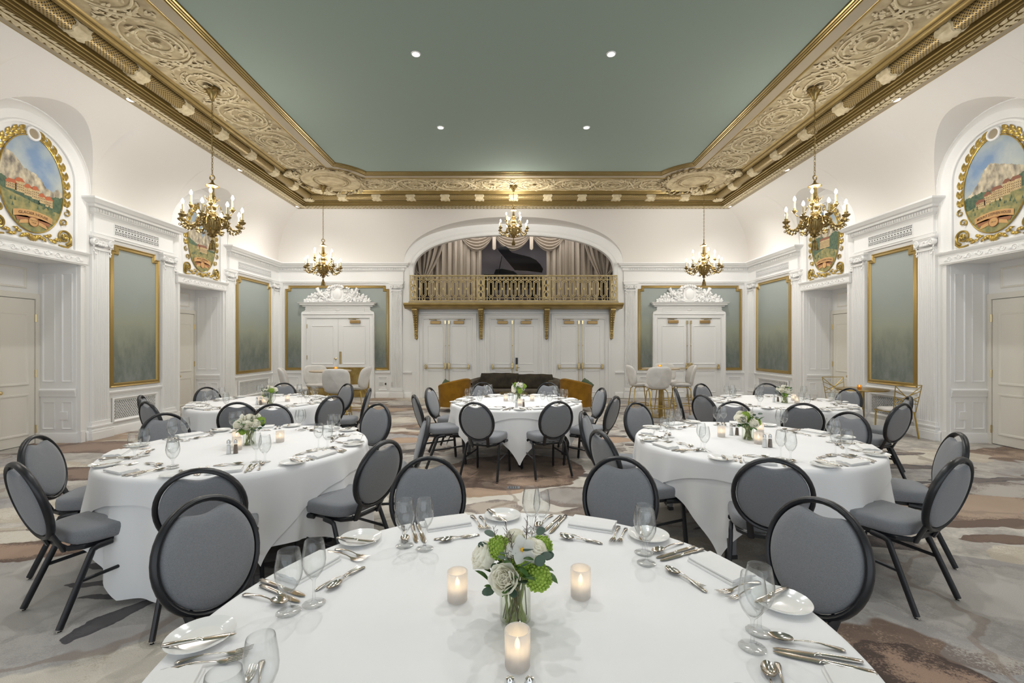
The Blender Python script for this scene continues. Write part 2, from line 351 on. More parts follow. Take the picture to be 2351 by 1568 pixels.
def carpet():
    m = mat('patterned_carpet', (0.4,0.37,0.33), 0.95, sheen=0.1); nt = m.node_tree; b = nt.nodes['Principled BSDF']; N = nt.nodes.new; L = nt.links.new
    tc = N('ShaderNodeTexCoord'); P = tc.outputs['Object']
    def mth(op, a, b_=None, c=None, clamp=False):
        n = N('ShaderNodeMath'); n.operation = op; n.use_clamp = clamp
        for i, q in enumerate((a, b_, c)):
            if q is None: continue
            if isinstance(q, (int,float)): n.inputs[i].default_value = q
            else: L(q, n.inputs[i])
        return n.outputs[0]
    def noise(v, s, d=4, rough=0.5):
        n = N('ShaderNodeTexNoise'); n.inputs['Scale'].default_value = s; n.inputs['Detail'].default_value = d; n.inputs['Roughness'].default_value = rough; L(v, n.inputs[0]); return n
    def mapr(v, a, b_, c=0.0, d=1.0):
        n = N('ShaderNodeMapRange'); n.inputs[1].default_value = a; n.inputs[2].default_value = b_; n.inputs[3].default_value = c; n.inputs[4].default_value = d
        n.interpolation_type = 'SMOOTHSTEP'; L(v, n.inputs[0]); return n.outputs[0]
    def mix(f, a, c):
        n = N('ShaderNodeMix'); n.data_type = 'RGBA'; L(f, n.inputs['Factor'])
        for i, q in ((6,a),(7,c)):
            if isinstance(q, tuple): n.inputs[i].default_value = (*q,1)
            else: L(q, n.inputs[i])
        return n.outputs[2]
    # warped coordinates
    def warp(sc, ax, ay):
        n = noise(P, sc, 4); c = N('ShaderNodeVectorMath'); c.operation = 'SUBTRACT'; L(n.outputs['Color'], c.inputs[0]); c.inputs[1].default_value = (0.5,0.5,0.5)
        v = N('ShaderNodeVectorMath'); v.operation = 'MULTIPLY_ADD'; L(c.outputs[0], v.inputs[0]); v.inputs[1].default_value = (ax,ay,0); L(P, v.inputs[2]); return v.outputs[0]
    WP = warp(0.9, 1.7, 1.1); W2 = warp(2.4, 0.42, 0.30)
    fine = noise(P, 75, 3, 0.7).outputs[0]; mid = noise(W2, 2.6, 8, 0.72).outputs[0]; big = noise(P, 0.35, 3).outputs[0]; grit = noise(W2, 11, 6, 0.75).outputs[0]
    base = mix(mapr(mid, 0.40, 0.60), (0.33,0.305,0.28), (0.56,0.525,0.465))
    base = mix(mapr(grit, 0.50, 0.66), base, (0.40,0.365,0.325))
    base = mix(mapr(big, 0.44, 0.58), base, mix(mapr(grit, 0.42, 0.60), (0.34,0.325,0.315), (0.25,0.235,0.23)))
    def petals(v, sc, rnd, col_in, col_edge, keep, base, R=0.42, soft=0.012):
        mp = N('ShaderNodeMapping'); mp.inputs['Scale'].default_value = sc; mp.inputs['Location'].default_value = rnd; L(v, mp.inputs[0])
        vo = N('ShaderNodeTexVoronoi'); vo.inputs['Scale'].default_value = 1; vo.inputs['Randomness'].default_value = 0.95; L(mp.outputs[0], vo.inputs[0])
        sepc = N('ShaderNodeSeparateColor'); L(vo.outputs['Color'], sepc.inputs[0]); d = vo.outputs['Distance']
        inside = mth('MULTIPLY', mapr(d, R+soft, R), mth('GREATER_THAN', sepc.outputs[0], keep))
        g = mth('ADD', mth('ADD', d, mth('MULTIPLY', mth('SUBTRACT', mid, 0.5), 0.9)), mth('MULTIPLY', mth('SUBTRACT', fine, 0.5), 0.55))
        c = mix(mapr(g, R-0.16, R-0.02), col_in, col_edge)
        return mix(inside, base, c)
    c = petals(WP, (0.36,0.60,1), (3.1,1.2,0), (0.37,0.27,0.195), (0.16,0.105,0.075), 0.50, base)
    c = petals(WP, (0.75,1.25,1), (9.7,4.4,0), (0.42,0.385,0.345), (0.19,0.155,0.135), 0.52, c)
    c = petals(WP, (0.5,1.1,1), (-4.2,7.9,0), (0.60,0.555,0.475), (0.45,0.39,0.31), 0.50, c)
    c = petals(WP, (0.9,2.4,1), (2.2,-5.0,0), (0.21,0.17,0.15), (0.09,0.075,0.07), 0.66, c, 0.34)
    # explicit patches: (x, y, half length, half width, turn, inner colour, rim colour)
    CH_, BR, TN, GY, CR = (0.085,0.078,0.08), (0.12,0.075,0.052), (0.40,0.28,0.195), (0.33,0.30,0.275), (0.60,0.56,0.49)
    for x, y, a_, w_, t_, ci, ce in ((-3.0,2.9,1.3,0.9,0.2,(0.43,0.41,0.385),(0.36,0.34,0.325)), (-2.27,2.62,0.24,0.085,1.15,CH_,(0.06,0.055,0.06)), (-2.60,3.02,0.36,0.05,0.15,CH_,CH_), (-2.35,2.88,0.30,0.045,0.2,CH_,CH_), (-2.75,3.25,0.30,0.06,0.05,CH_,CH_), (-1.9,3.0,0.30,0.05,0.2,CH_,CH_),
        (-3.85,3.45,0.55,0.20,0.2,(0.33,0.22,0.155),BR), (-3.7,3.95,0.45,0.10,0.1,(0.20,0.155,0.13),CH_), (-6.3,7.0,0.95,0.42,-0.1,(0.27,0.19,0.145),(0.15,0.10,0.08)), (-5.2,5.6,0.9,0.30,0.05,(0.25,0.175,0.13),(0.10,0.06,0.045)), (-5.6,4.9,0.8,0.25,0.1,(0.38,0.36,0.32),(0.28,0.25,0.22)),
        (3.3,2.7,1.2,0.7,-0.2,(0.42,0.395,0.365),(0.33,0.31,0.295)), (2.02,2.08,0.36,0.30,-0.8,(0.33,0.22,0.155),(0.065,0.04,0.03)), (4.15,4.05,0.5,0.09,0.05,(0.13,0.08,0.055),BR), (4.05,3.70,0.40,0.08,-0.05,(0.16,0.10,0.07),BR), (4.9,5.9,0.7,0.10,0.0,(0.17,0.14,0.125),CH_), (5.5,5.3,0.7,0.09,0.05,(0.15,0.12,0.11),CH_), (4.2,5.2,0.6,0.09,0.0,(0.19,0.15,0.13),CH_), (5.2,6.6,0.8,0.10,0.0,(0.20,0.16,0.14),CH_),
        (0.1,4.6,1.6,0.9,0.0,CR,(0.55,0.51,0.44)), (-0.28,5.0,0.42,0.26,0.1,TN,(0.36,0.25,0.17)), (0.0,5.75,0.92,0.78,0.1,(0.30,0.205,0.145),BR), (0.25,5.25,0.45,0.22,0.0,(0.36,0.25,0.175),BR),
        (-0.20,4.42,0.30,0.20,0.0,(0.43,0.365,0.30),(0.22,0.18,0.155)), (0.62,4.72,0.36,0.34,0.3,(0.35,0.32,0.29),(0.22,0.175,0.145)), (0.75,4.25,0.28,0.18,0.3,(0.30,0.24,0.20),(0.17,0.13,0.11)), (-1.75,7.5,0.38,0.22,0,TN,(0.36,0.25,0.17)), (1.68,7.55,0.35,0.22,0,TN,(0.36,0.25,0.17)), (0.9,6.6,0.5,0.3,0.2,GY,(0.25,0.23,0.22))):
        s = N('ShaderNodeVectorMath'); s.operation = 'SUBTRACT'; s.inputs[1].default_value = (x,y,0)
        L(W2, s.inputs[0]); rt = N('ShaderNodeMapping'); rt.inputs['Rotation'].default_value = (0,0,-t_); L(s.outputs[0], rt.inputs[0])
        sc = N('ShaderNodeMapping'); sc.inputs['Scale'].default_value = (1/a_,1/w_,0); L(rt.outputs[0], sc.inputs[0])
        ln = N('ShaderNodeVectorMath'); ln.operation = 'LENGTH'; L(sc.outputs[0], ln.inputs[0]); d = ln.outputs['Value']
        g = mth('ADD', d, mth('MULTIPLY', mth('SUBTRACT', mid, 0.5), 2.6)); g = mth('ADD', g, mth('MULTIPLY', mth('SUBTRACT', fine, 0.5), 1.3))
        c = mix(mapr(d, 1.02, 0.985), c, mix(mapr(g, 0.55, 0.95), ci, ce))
    # thin branching lines and pile speckle
    v2 = N('ShaderNodeTexVoronoi'); v2.feature = 'DISTANCE_TO_EDGE'; v2.inputs['Scale'].default_value = 0.42; L(WP, v2.inputs[0])
    c = mix(mth('MULTIPLY', mapr(v2.outputs['Distance'], 0.016, 0.008), 0.55), c, (0.22,0.165,0.125))
    sp = mapr(noise(P, 260, 2).outputs[0], 0.3, 0.7, 0.86, 1.10)
    hm = N('ShaderNodeHueSaturation'); L(c, hm.inputs['Color']); L(sp, hm.inputs['Value']); L(hm.outputs[0], b.inputs['Base Color'])
    bp = N('ShaderNodeBump'); bp.inputs['Strength'].default_value = 0.25; bp.inputs['Distance'].default_value = 0.004; L(noise(P, 400, 2).outputs[0], bp.inputs['Height']); L(bp.outputs[0], b.inputs['Normal'])
    return m
M['carpet'] = carpet()
# ================================================================= ROOM SHELL
WL = Matrix(((0,1,0,-RW),(1,0,0,0),(0,0,1,0),(0,0,0,1)))       # (along, out from wall, up) -> world
WR = Matrix(((0,-1,0,RW),(1,0,0,0),(0,0,1,0),(0,0,0,1)))
WB = Matrix(((1,0,0,0),(0,-1,0,RY),(0,0,1,0),(0,0,0,1)))
NICHE_U = [10.22, 6.62, 3.02]; NH = 0.71; RECESS = 0.64; LINT_Z = 2.88
AR, AZ = 0.62, 4.14            # inner radius and springing height of the side arches
def side_arch(r, n=24):
    """arch outline from right foot over the top to left foot, (along offset, z)"""
    return [(r*cos(pi*i/n), AZ+r*sin(pi*i/n)) for i in range(n+1)]
def rear_arch(a, zs, b, n=56, p=2.35):
    out = []
    for i in range(n+1):
        t = pi*i/n; c_, s_ = cos(t), sin(t)
        out.append((a*math.copysign(abs(c_)**(2/p), c_), zs+b*abs(s_)**(2/p)))
    return out

floor = MB(); floor.add([(-9,FRONT,0),(9,FRONT,0),(9,RY+1,0),(-9,RY+1,0)], [(0,1,2,3)]); struct(floor, 'floor', M['carpet'])

def offset_path(P, n, closed):
    """offset a 2-D path by n along its left normal, mitred"""
    m = len(P); out = []
    for i in range(m):
        a = P[i-1] if (i > 0 or closed) else None; b = P[i]; c = P[(i+1) % m] if (i < m-1 or closed) else None
        def nr(p, q):
            dx, dz = q[0]-p[0], q[1]-p[1]; l = hypot(dx, dz) or 1; return (-dz/l, dx/l)
        if a is None: k = nr(b, c); out.append((b[0]+k[0]*n, b[1]+k[1]*n)); continue
        if c is None: k = nr(a, b); out.append((b[0]+k[0]*n, b[1]+k[1]*n)); continue
        k1, k2 = nr(a, b), nr(b, c); sx, sz = k1[0]+k2[0], k1[1]+k2[1]; q = sx*k1[0]+sz*k1[1]
        if abs(q) < 1e-6: q = 1
        out.append((b[0]+sx/q*n, b[1]+sz/q*n))
    return out
def sweep2(mb, P, prof, closed=False):
    """moulding along a path in the wall plane; prof = [(offset from path, depth)]"""
    rows = [(offset_path(P, n, closed), d) for n, d in prof]; m = len(P); vs = []; fs = []
    for pts, d in rows: vs += [(x, d, z) for x, z in pts]
    k = len(prof)
    for i in range(k-1):
        for j in range(m if closed else m-1):
            j2 = (j+1) % m; fs.append((i*m+j, i*m+j2, (i+1)*m+j2, (i+1)*m+j))
    if not closed:
        fs.append(tuple(i*m for i in range(k))); fs.append(tuple(i*m+m-1 for i in range(k))[::-1])
    mb.add(vs, fs)
def rectp(u0, u1, z0, z1): return [(u0,z0),(u0,z1),(u1,z1),(u1,z0)]    # clockwise: left normal points outwards
BOLECT = [(0,0),(0,0.02),(-0.012,0.026),(-0.03,0.012),(-0.035,0)]
def panel(mb, u0, u1, z0, z1, d=0.0, w_=0.035, h=0.022):
    """raised moulding rectangle of a panel"""
    P = rectp(u0, u1, z0, z1)
    sweep2(mb, P, [(0,d),(0,d+h*0.8),(-w_*0.35,d+h),(-w_*0.8,d+h*0.4),(-w_,d)], True)
def mould(mb, u0, u1, prof, e0='flat', e1='flat'):
    """horizontal moulding, prof = [(depth, z)]; ends: flat, ret (returned to the wall), mitre (inside corner)"""
    cols = []
    for sgn, u, e in ((-1,u0,e0),(1,u1,e1)):
        if e == 'ret': cols.append(([ (u+sgn*d, 0, z) for d, z in prof], [(u+sgn*d, d, z) for d, z in prof]))
        elif e == 'mitre': cols.append((None, [(u-sgn*d, d, z) for d, z in prof]))
        else: cols.append((None, [(u, d, z) for d, z in prof]))
    seq = []
    if cols[0][0]: seq.append(cols[0][0])
    seq += [cols[0][1], cols[1][1]]
    if cols[1][0]: seq.append(cols[1][0])
    n = len(prof); vs = [p for c in seq for p in c]; fs = []
    for i in range(len(seq)-1):
        for j in range(n-1): fs.append((i*n+j, (i+1)*n+j, (i+1)*n+j+1, i*n+j+1))
    if e0 != 'ret': fs.append(tuple(range(n))[::-1])
    if e1 != 'ret': fs.append(tuple((len(seq)-1)*n+j for j in range(n)))
    mb.add(vs, fs)

ENT_ARCH = [(0,3.40),(0.05,3.40),(0.05,3.43),(0.065,3.435),(0.065,3.455),(0,3.455)]
ENT_FRIEZE = [(0,3.455),(0.045,3.455),(0.045,3.74),(0,3.74)]
ENT_CROWN = [(0,3.735),(0.06,3.74),(0.075,3.77),(0.085,3.775),(0.085,3.84),(0.15,3.85),(0.155,3.885),(0.20,3.90),(0.215,3.925),(0.25,3.955),(0.25,3.985),(0,4.0)]
BASEB = [(0,0),(0.035,0),(0.035,0.13),(0.028,0.145),(0.02,0.16),(0,0.165)]
RAIL = [(0,0.685),(0.012,0.69),(0.02,0.72),(0.04,0.735),(0.045,0.76),(0.02,0.77),(0,0.775)]

def volute(mb, u, d, z, s, r=0.055):
    """scroll of a capital, turning towards side s"""
    mb.spiral((u, d, z), (s,0,0), (0,0,1), r, r*0.15, 1.75, 0.014, a0=pi/2, n=26, k=6, taper=0.6)
    P = [(u+r*cos(2*pi*k/14), z+r*sin(2*pi*k/14)) for k in range(14)]
    mb.prism(P, d-0.05, d-0.004, 'y')
def pilaster(Mx, u0, u1, name, d0=0.0, flutes=7):
    wd = u1-u0; c = (u0+u1)/2; mb = MB(Mx); D = d0+0.05; s0, s1 = u0+0.03, u1-0.03
    # fluted shaft as one cross-section
    sec = [(s0, d0), (s0, D)]; W = s1-s0; mg = 0.02; fw = (W-2*mg)/flutes
    for k in range(flutes):
        a = s0+mg+k*fw; 
        for i in range(7):
            t = pi*i/6; sec.append((a+fw/2-(fw*0.38)*cos(t), D-0.022*sin(t)))
    sec += [(s1, D), (s1, d0)]
    mb.prism(sec, 0.30, 3.16)
    for a, b, z0, z1 in ((-0.02, D+0.045, 0, 0.13), (-0.012, D+0.038, 0.13, 0.165), (0.0, D+0.02, 0.165, 0.2), (-0.008, D+0.03, 0.2, 0.235), (0.012, D+0.008, 0.235, 0.30)):
        mb.box(u0+a, u1-a, d0, b, z0, z1)
    o = struct(mb, name, M['white']); bevel(o, 0.006, 2)
    cp = MB(Mx)
    cp.box(u0-0.015, u1+0.015, d0, D+0.045, 3.365, 3.40); cp.box(u0, u1, d0, D+0.03, 3.34, 3.365)
    cp.box(s0, s1, d0, D+0.012, 3.16, 3.20); cp.box(s0-0.006, s1+0.006, d0, D+0.02, 3.255, 3.34)
    for s in (-1, 1):
        uu = c+s*(wd/2-0.045); volute(cp, uu, D+0.045, 3.285, s)
        cp.ball((uu, D+0.05, 3.285), 0.014)
        for k in range(4):      # hanging husks below the scroll
            cp.leaf((uu-s*0.012*((k%2)*2-1), D+0.02, 3.235-0.04*k), (0.25*((k%2)*2-1),0,-1), (0,1,0), 0.055, 0.034, 0.25)
    for k in range(5): cp.ball((c+(k-2)*0.035, D+0.03, 3.25), (0.016,0.02,0.024))
    for k in range(5): cp.leaf((c, D+0.02, 3.27), (cos(pi*k/4+0.0001), 0, sin(pi*k/4)*0.8), (0,1,0), 0.07, 0.035, 0.3)
    struct(cp, 'capital', M['white'], o); return o

def lattice_grille(Mx, u0, u1, z0, z1, name, label, group):
    t = tag(MB(Mx).build(name, M['white']), label, 'grille', group)   # placeholder mesh filled below
    bpy.data.objects.remove(t)
    fr = MB(Mx); panel(fr, u0-0.05, u1+0.05, z0-0.05, z1+0.05, 0.012, 0.05, 0.03)
    back = MB(Mx); back.box(u0, u1, 0.004, 0.008, z0, z1)
    root = fr.build(name, M['white']); tag(root, label, 'grille', group)
    back.build('backing', M['dark'], root)
    g = MB(Mx); st = 0.043; H = z1-z0; k = u0-H*0.75
    while k < u1:
        for sg in (1, -1):
            # diagonal bar, clipped to the opening
            a = (k, z0) if sg == 1 else (k, z1); b = (k+H*0.75, z1) if sg == 1 else (k+H*0.75, z0)
            t0 = max(0, (u0-a[0])/(b[0]-a[0])); t1 = min(1, (u1-a[0])/(b[0]-a[0]))
            if t1 > t0+0.02:
                p = (a[0]+(b[0]-a[0])*t0, 0.016, a[1]+(b[1]-a[1])*t0); q = (a[0]+(b[0]-a[0])*t1, 0.016, a[1]+(b[1]-a[1])*t1)
                g.tube([p, q], 0.0075, 4, up=(0,1,0), cap=False)
        k += st
    g.build('lattice', M['white'], root, smooth=False)
    return root
def vent_grille(Mx, u0, u1, z0, z1, name, label, group):
    fr = MB(Mx); D = 0.046
    root_mb = MB(Mx); sweep2(root_mb, rectp(u0,u1,z0,z1), [(0,D),(0,D+0.006),(-0.01,D+0.006),(-0.01,D)], True)
    root = root_mb.build(name, M['white']); tag(root, label, 'vent', group)
    b = MB(Mx); b.box(u0, u1, D-0.002, D+0.001, z0, z1); b.build('backing', M['dark'], root)
    g = MB(Mx); n = max(4, int((u1-u0)/0.062)); st = (u1-u0)/n; H = z1-z0
    for k in range(n+1): g.box(u0+k*st-0.006, u0+k*st+0.006, D, D+0.008, z0, z1)
    for t in (0.0, 0.2, 0.36, 0.64, 0.8, 1.0): g.box(u0, u1, D, D+0.008, z0+H*t-0.005, z0+H*t+0.005)
    for k in range(n):
        c = u0+(k+.5)*st; g.box(c-0.004, c+0.004, D, D+0.008, z0, z0+H*0.36); g.box(c-0.004, c+0.004, D, D+0.008, z0+H*0.64, z1)
        g.tube([(c+0.020*cos(2*pi*i/10), D+0.005, (z0+z1)/2+0.020*sin(2*pi*i/10)) for i in range(10)], 0.006, 4, True, up=(0,1,0))
    g.build('fretwork', M['white'], root, smooth=False)
    return root
def wall_painting(Mx, u0, u1, z0, z1, label, group='misty landscapes in gold frames', cuts=()):
    s = 0.10
    P = [(u0,z0),(u0,z1-s),(u0+s,z1-s),(u0+s,z1),(u1-s,z1),(u1-s,z1-s),(u1,z1-s),(u1,z0)]
    fr = MB(Mx); sweep2(fr, P, [(0,0.0),(0,0.028),(-0.012,0.034),(-0.026,0.022),(-0.05,0.03),(-0.062,0.036),(-0.075,0.016),(-0.08,0.0)], True)
    t = thing('wall_painting', label, 'painting', group=group)
    fr.build('gold_frame', M['gold_frame'], t)
    cv = MB(Mx); n = len(P); Q = offset_path(P, -0.07, True)
    cv.add([(p[0], 0.008, p[1]) for p in Q], [tuple(range(n))]); cv.build('canvas', M['misty'], t, smooth=False)
    return t

# --- side walls: flat piers, recessed door niches, arched heads, coved upper wall
COVE_R, COVE_M = 1.3, 1.116
def cove_d(z):
    q = min(1.0, max(0.0, (z-4.0)/COVE_R)); return COVE_R*(1-sqrt(max(0, 1-q*q)))
def cove_strip(mb, ulist, zlow, m_u0=False, m_u1=False, u0=None, u1=None, nz=14):
    """coved wall: columns at ulist, each from zlow(u) up to the cornice; the ends mitre into the corners"""
    ZT = 4.0+sqrt(COVE_R**2-(COVE_R-COVE_M)**2); cols = []
    for u in ulist:
        zl = zlow(u); col = []
        for k in range(nz+1):
            th0 = math.asin(min(1,(zl-4.0)/COVE_R)); th1 = math.asin((ZT-4.0)/COVE_R); th = th0+(th1-th0)*k/nz
            d = COVE_R*(1-cos(th)); z = 4.0+COVE_R*sin(th)
            uu = u
            if m_u0: uu = max(uu, u0+d)
            if m_u1: uu = min(uu, u1-d)
            col.append((uu, d, z))
        cols.append(col)
    vs = [p for c in cols for p in c]; n = nz+1
    mb.add(vs, [(i*n+k, (i+1)*n+k, (i+1)*n+k+1, i*n+k+1) for i in range(len(cols)-1) for k in range(nz)])
for side, Mx in (('left', WL), ('right', WR)):
    mb = MB(Mx)
    # flat wall with openings for the niches, up to the start of the cove
    edges = [FRONT]
    for nu in sorted(NICHE_U): edges += [nu-NH, nu+NH]
    edges += [RY]
    for i in range(0, len(edges), 2): mb.add([(edges[i],0,0),(edges[i+1],0,0),(edges[i+1],0,4.0),(edges[i],0,4.0)], [(0,1,2,3)])
    CUT = 0.92
    for nu in NICHE_U:
        a, b = nu-NH, nu+NH
        mb.add([(a,0,0),(a,-RECESS,0),(a,-RECESS,LINT_Z),(a,0,LINT_Z)], [(0,1,2,3)])
        mb.add([(b,0,0),(b,-RECESS,0),(b,-RECESS,LINT_Z),(b,0,LINT_Z)], [(3,2,1,0)])
        mb.add([(a,0,LINT_Z),(a,-RECESS,LINT_Z),(b,-RECESS,LINT_Z),(b,0,LINT_Z)], [(0,1,2,3)])
        mb.add([(a-0.02,-RECESS,0),(b+0.02,-RECESS,0),(b+0.02,-RECESS,LINT_Z),(a-0.02,-RECESS,LINT_Z)], [(0,1,2,3)])
        # wall above the lintel, up under the arch, and side slivers out to the arch cut
        A = side_arch(CUT, 24); mb.add([(nu+p[0], -0.002, p[1]) for p in A]+[(nu-CUT,-0.002,LINT_Z),(nu+CUT,-0.002,LINT_Z)], [tuple(range(len(A)+2))])
    o = struct(mb, 'wall_'+side, M['white'])
    # door and recess details
    cv = MB(Mx)
    def zl(u):
        for nu in NICHE_U:
            x = abs(u-nu)
            if x < CUT: return max(4.0, AZ+sqrt(CUT*CUT-x*x))
        return 4.0
    ul = set([FRONT, RY])
    k = FRONT
    while k < RY: ul.add(round(k, 3)); k += 0.25
    for nu in NICHE_U:
        for i in range(41): ul.add(nu-CUT*cos(pi*i/40)*(1 if 0 < i < 40 else 0.9999))
        ul.add(nu-CUT-1e-4); ul.add(nu+CUT+1e-4)
    cove_strip(cv, sorted(ul), zl, m_u1=True, u1=RY)
    for nu in NICHE_U:      # soffits of the arch cuts
        A = side_arch(CUT, 40); A = [(CUT, 4.0)] + A + [(-CUT, 4.0)]
        vs = [(nu+x, -0.002, z) for x, z in A]+[(nu+x, cove_d(z)+0.001, z) for x, z in A]; n = len(A)
        cv.add(vs, [(i, i+1, n+i+1, n+i) for i in range(n-1)])
    struct(cv, 'trim_cove_'+side, M['cove'], angle=50)

TRIM = [0]
def tname():
    TRIM[0] += 1; return 'trim_%d' % TRIM[0]
DOORN = [0]
def dname():
    DOORN[0] += 1; return 'door_%d' % DOORN[0]
def knob(Mx, u, d, z, parent, name='door_knob'):
    k = MB(Mx @ Matrix.Translation((u,d,z)) @ Matrix.Rotation(-pi/2, 4, 'X'))
    k.lathe([(0.028,0),(0.028,0.006),(0.010,0.012),(0.010,0.035),(0.024,0.042),(0.030,0.055),(0.024,0.068),(0.0,0.074)], 14); k.build(name, M['brass'], parent)
def hinge(Mx, u, d, z, parent):
    h = MB(Mx); h.box(u-0.012, u+0.012, d-0.004, d+0.006, z-0.06, z+0.06); h.tube([(u,d+0.008,z-0.062),(u,d+0.008,z+0.062)], 0.007, 8, up=(1,0,0)); h.build('hinge', M['brass'], parent)

for side, Mx in (('left', WL), ('right', WR)):
    for ni, nu in enumerate(NICHE_U):
        a, b = nu-NH, nu+NH; D = -RECESS
        # double door at the back of the recess
        root = bpy.data.objects.new(dname(), None); COL.objects.link(root); root['kind'] = 'structure'
        fr = MB(Mx)
        P = [(a+0.09,0),(a+0.09,2.30),(b-0.09,2.30),(b-0.09,0)]
        sweep2(fr, P, [(0.0,D),(0.0,D+0.045),(0.02,D+0.05),(0.055,D+0.035),(0.09,D+0.03),(0.09,D)])
        panel(fr, a+0.2, b-0.2, 2.46, 2.78, D, 0.03, 0.02)
        fr.build('door_frame', M['door_cream'], root)
        for s in (-1, 1):
            u0, u1 = sorted((nu+s*0.004, nu+s*(NH-0.095))); lf = MB(Mx)
            lf.box(u0, u1, D, D+0.03, 0.012, 2.29)
            for z0, z1 in ((0.16, 0.81), (0.95, 2.08)): panel(lf, u0+0.09, u1-0.09, z0, z1, D+0.03, 0.04, 0.014)
            leafo = bevel(lf.build('door_leaf', M['door_cream'], root), 0.003, 1)
            for z in (0.24, 1.12, 2.0): hinge(Mx, nu+s*(NH-0.085), D+0.034, z, leafo)
            knob(Mx, nu+s*0.085 if s == 1 else nu-0.085, D+0.03, 0.86, leafo)
        # panelled jambs
        for s in (-1, 1):
            jm = Mx @ Matrix(((0,-s,0,nu+s*NH),(1,0,0,0),(0,0,1,0),(0,0,0,1)))   # local (along recess, out, up)
            j = MB(jm)
            for v0, v1 in ((-RECESS+0.04, -RECESS/2-0.02), (-RECESS/2+0.03, -0.06)):
                panel(j, v0+0.03, v1-0.03, 0.98, 2.72, 0.01, 0.022, 0.014); panel(j, v0+0.03, v1-0.03, 0.22, 0.66, 0.01, 0.022, 0.014)
            j.box(-RECESS, -0.035, 0, 0.01, 0, LINT_Z-0.001); mould(j, -RECESS, -0.03, [(0.01,0.74),(0.03,0.745),(0.032,0.80),(0.045,0.82),(0.045,0.85),(0.01,0.87)]); mould(j, -RECESS, -0.01, [(0,0),(0.03,0),(0.03,0.14),(0.02,0.16),(0,0.16)])
            jo = struct(j, tname(), M['panel_white'])
            if s == 1:
                pl = MB(jm); pl.box(-0.29, -0.16, 0.010, 0.026, 0.37, 0.50); q = pl.build('access_plate', M['panel_white'], jo); bevel(q, 0.003, 1)
        # outer face trim of the niche, lintel with carved scrolls
        f = MB(Mx)
        for s in (-1, 1):
            uu = nu+s*NH; f.box(min(uu, uu+s*0.05), max(uu, uu+s*0.05), 0, 0.03, 0, LINT_Z); f.box(min(uu-s*0.003, uu+s*0.075), max(uu-s*0.003, uu+s*0.075), 0, 0.04, 0, 0.18)
        struct(f, tname(), M['white'])
        ln = MB(Mx); mould(ln, a-0.03, b+0.03, [(0,2.86),(0.05,2.86),(0.05,2.87),(0.06,2.88),(0.06,3.01),(0.085,3.03),(0.095,3.06),(0.06,3.075),(0,3.08)], 'ret', 'ret')
        for k in range(9):
            cu = a+0.08+k*(b-a-0.16)/8; sg = 1 if k % 2 else -1
            ln.spiral((cu, 0.062, 2.945+0.012*sg), (1,0,0), (0,0,sg), 0.045, 0.008, 1.4, 0.007, a0=pi, n=18, k=5)
            ln.leaf((cu+0.03, 0.062, 2.94), (1,0,0.5*sg), (0,1,0), 0.06, 0.025, 0.2)
        struct(ln, tname(), M['white'])
        # archivolt
        ar = MB(Mx); A = [(nu+0.62, 3.08)]+[(nu+x, z) for x, z in side_arch(AR, 32)]+[(nu-0.62, 3.08)]; A = A[::-1]
        sweep2(ar, A, [(0,0),(0,0.03),(0.03,0.045),(0.05,0.02),(0.13,0.035),(0.16,0.055),(0.20,0.05),(0.26,0.015),(0.285,0.0)])
        struct(ar, tname(), M['white'])

    # entablature, rails, boards, pilasters, paintings and grilles on the piers
    piers = [(NICHE_U[0]+NH+0.02, RY, 'flat', 'mitre'), (NICHE_U[1]+NH+0.02, NICHE_U[0]-NH-0.02, 'ret', 'ret'), (NICHE_U[2]+NH+0.02, NICHE_U[1]-NH-0.02, 'ret', 'ret'), (FRONT, NICHE_U[2]-NH-0.02, 'flat', 'ret')]
    for pi_, (u0, u1, e0, e1) in enumerate(piers):
        e0 = 'ret' if pi_ < 3 else 'flat'
        en = MB(Mx); [mould(en, u0+0.24, u1-0.24 if e1 == 'ret' else u1, pr, e0, e1) for pr in (ENT_ARCH, ENT_FRIEZE, ENT_CROWN)]
        k = u0+0.18
        while k < u1-0.18: en.box(k, k+0.03, 0.085, 0.115, 3.785, 3.835); k += 0.052      # dentils
        struct(en, tname(), M['white'])
        ce = 'flat' if e1 != 'mitre' else 'mitre'
        bb = MB(Mx); mould(bb, u0+0.075, u1-(0.06 if e1 == 'ret' else 0), BASEB, 'flat', ce); struct(bb, 'baseboard_%s_%d' % (side, pi_+1), M['white'])
        rl = MB(Mx); mould(rl, u0+0.45, u1-0.42 if e1 == 'ret' else u1, RAIL, 'flat', ce); struct(rl, tname(), M['white'])
    for u0, u1 in ((7.48,7.86),(8.99,9.37),(10.98,11.39),(3.88,4.26),(5.39,5.77)): pilaster(Mx, u0, u1, tname())
    pilaster(Mx, 13.14, 13.52, tname(), flutes=7)
    sname = side
    wall_painting(Mx, 7.87, 8.97, 0.83, 3.33, 'narrow misty landscape in gold frame, %s wall, between the two door recesses' % side)
    wall_painting(Mx, 11.47, 13.09, 0.83, 3.33, 'wide misty landscape in a gold frame on the %s wall, beside the rear corner' % side)
    wall_painting(Mx, 4.27, 5.37, 0.83, 3.33, 'narrow misty landscape in gold frame, %s wall, before the first door recess' % side)
    for u0, u1, w_ in ((7.97,8.87,'below its narrow painting'),(11.6,12.95,'below its wide painting')):
        lattice_grille(Mx, u0, u1, 0.27, 0.60, 'heater_grille', 'white lattice grille on the %s wall, %s' % (side, w_), 'lattice heater grilles')
    for u0, u1, w_ in ((7.93,8.92,'above the narrow painting'),(11.5,13.05,'above the wide painting')):
        vent_grille(Mx, u0, u1, 3.49, 3.68, 'vent_grille', 'white pierced vent strip on the %s wall, %s' % (side, w_), 'pierced vent strips')

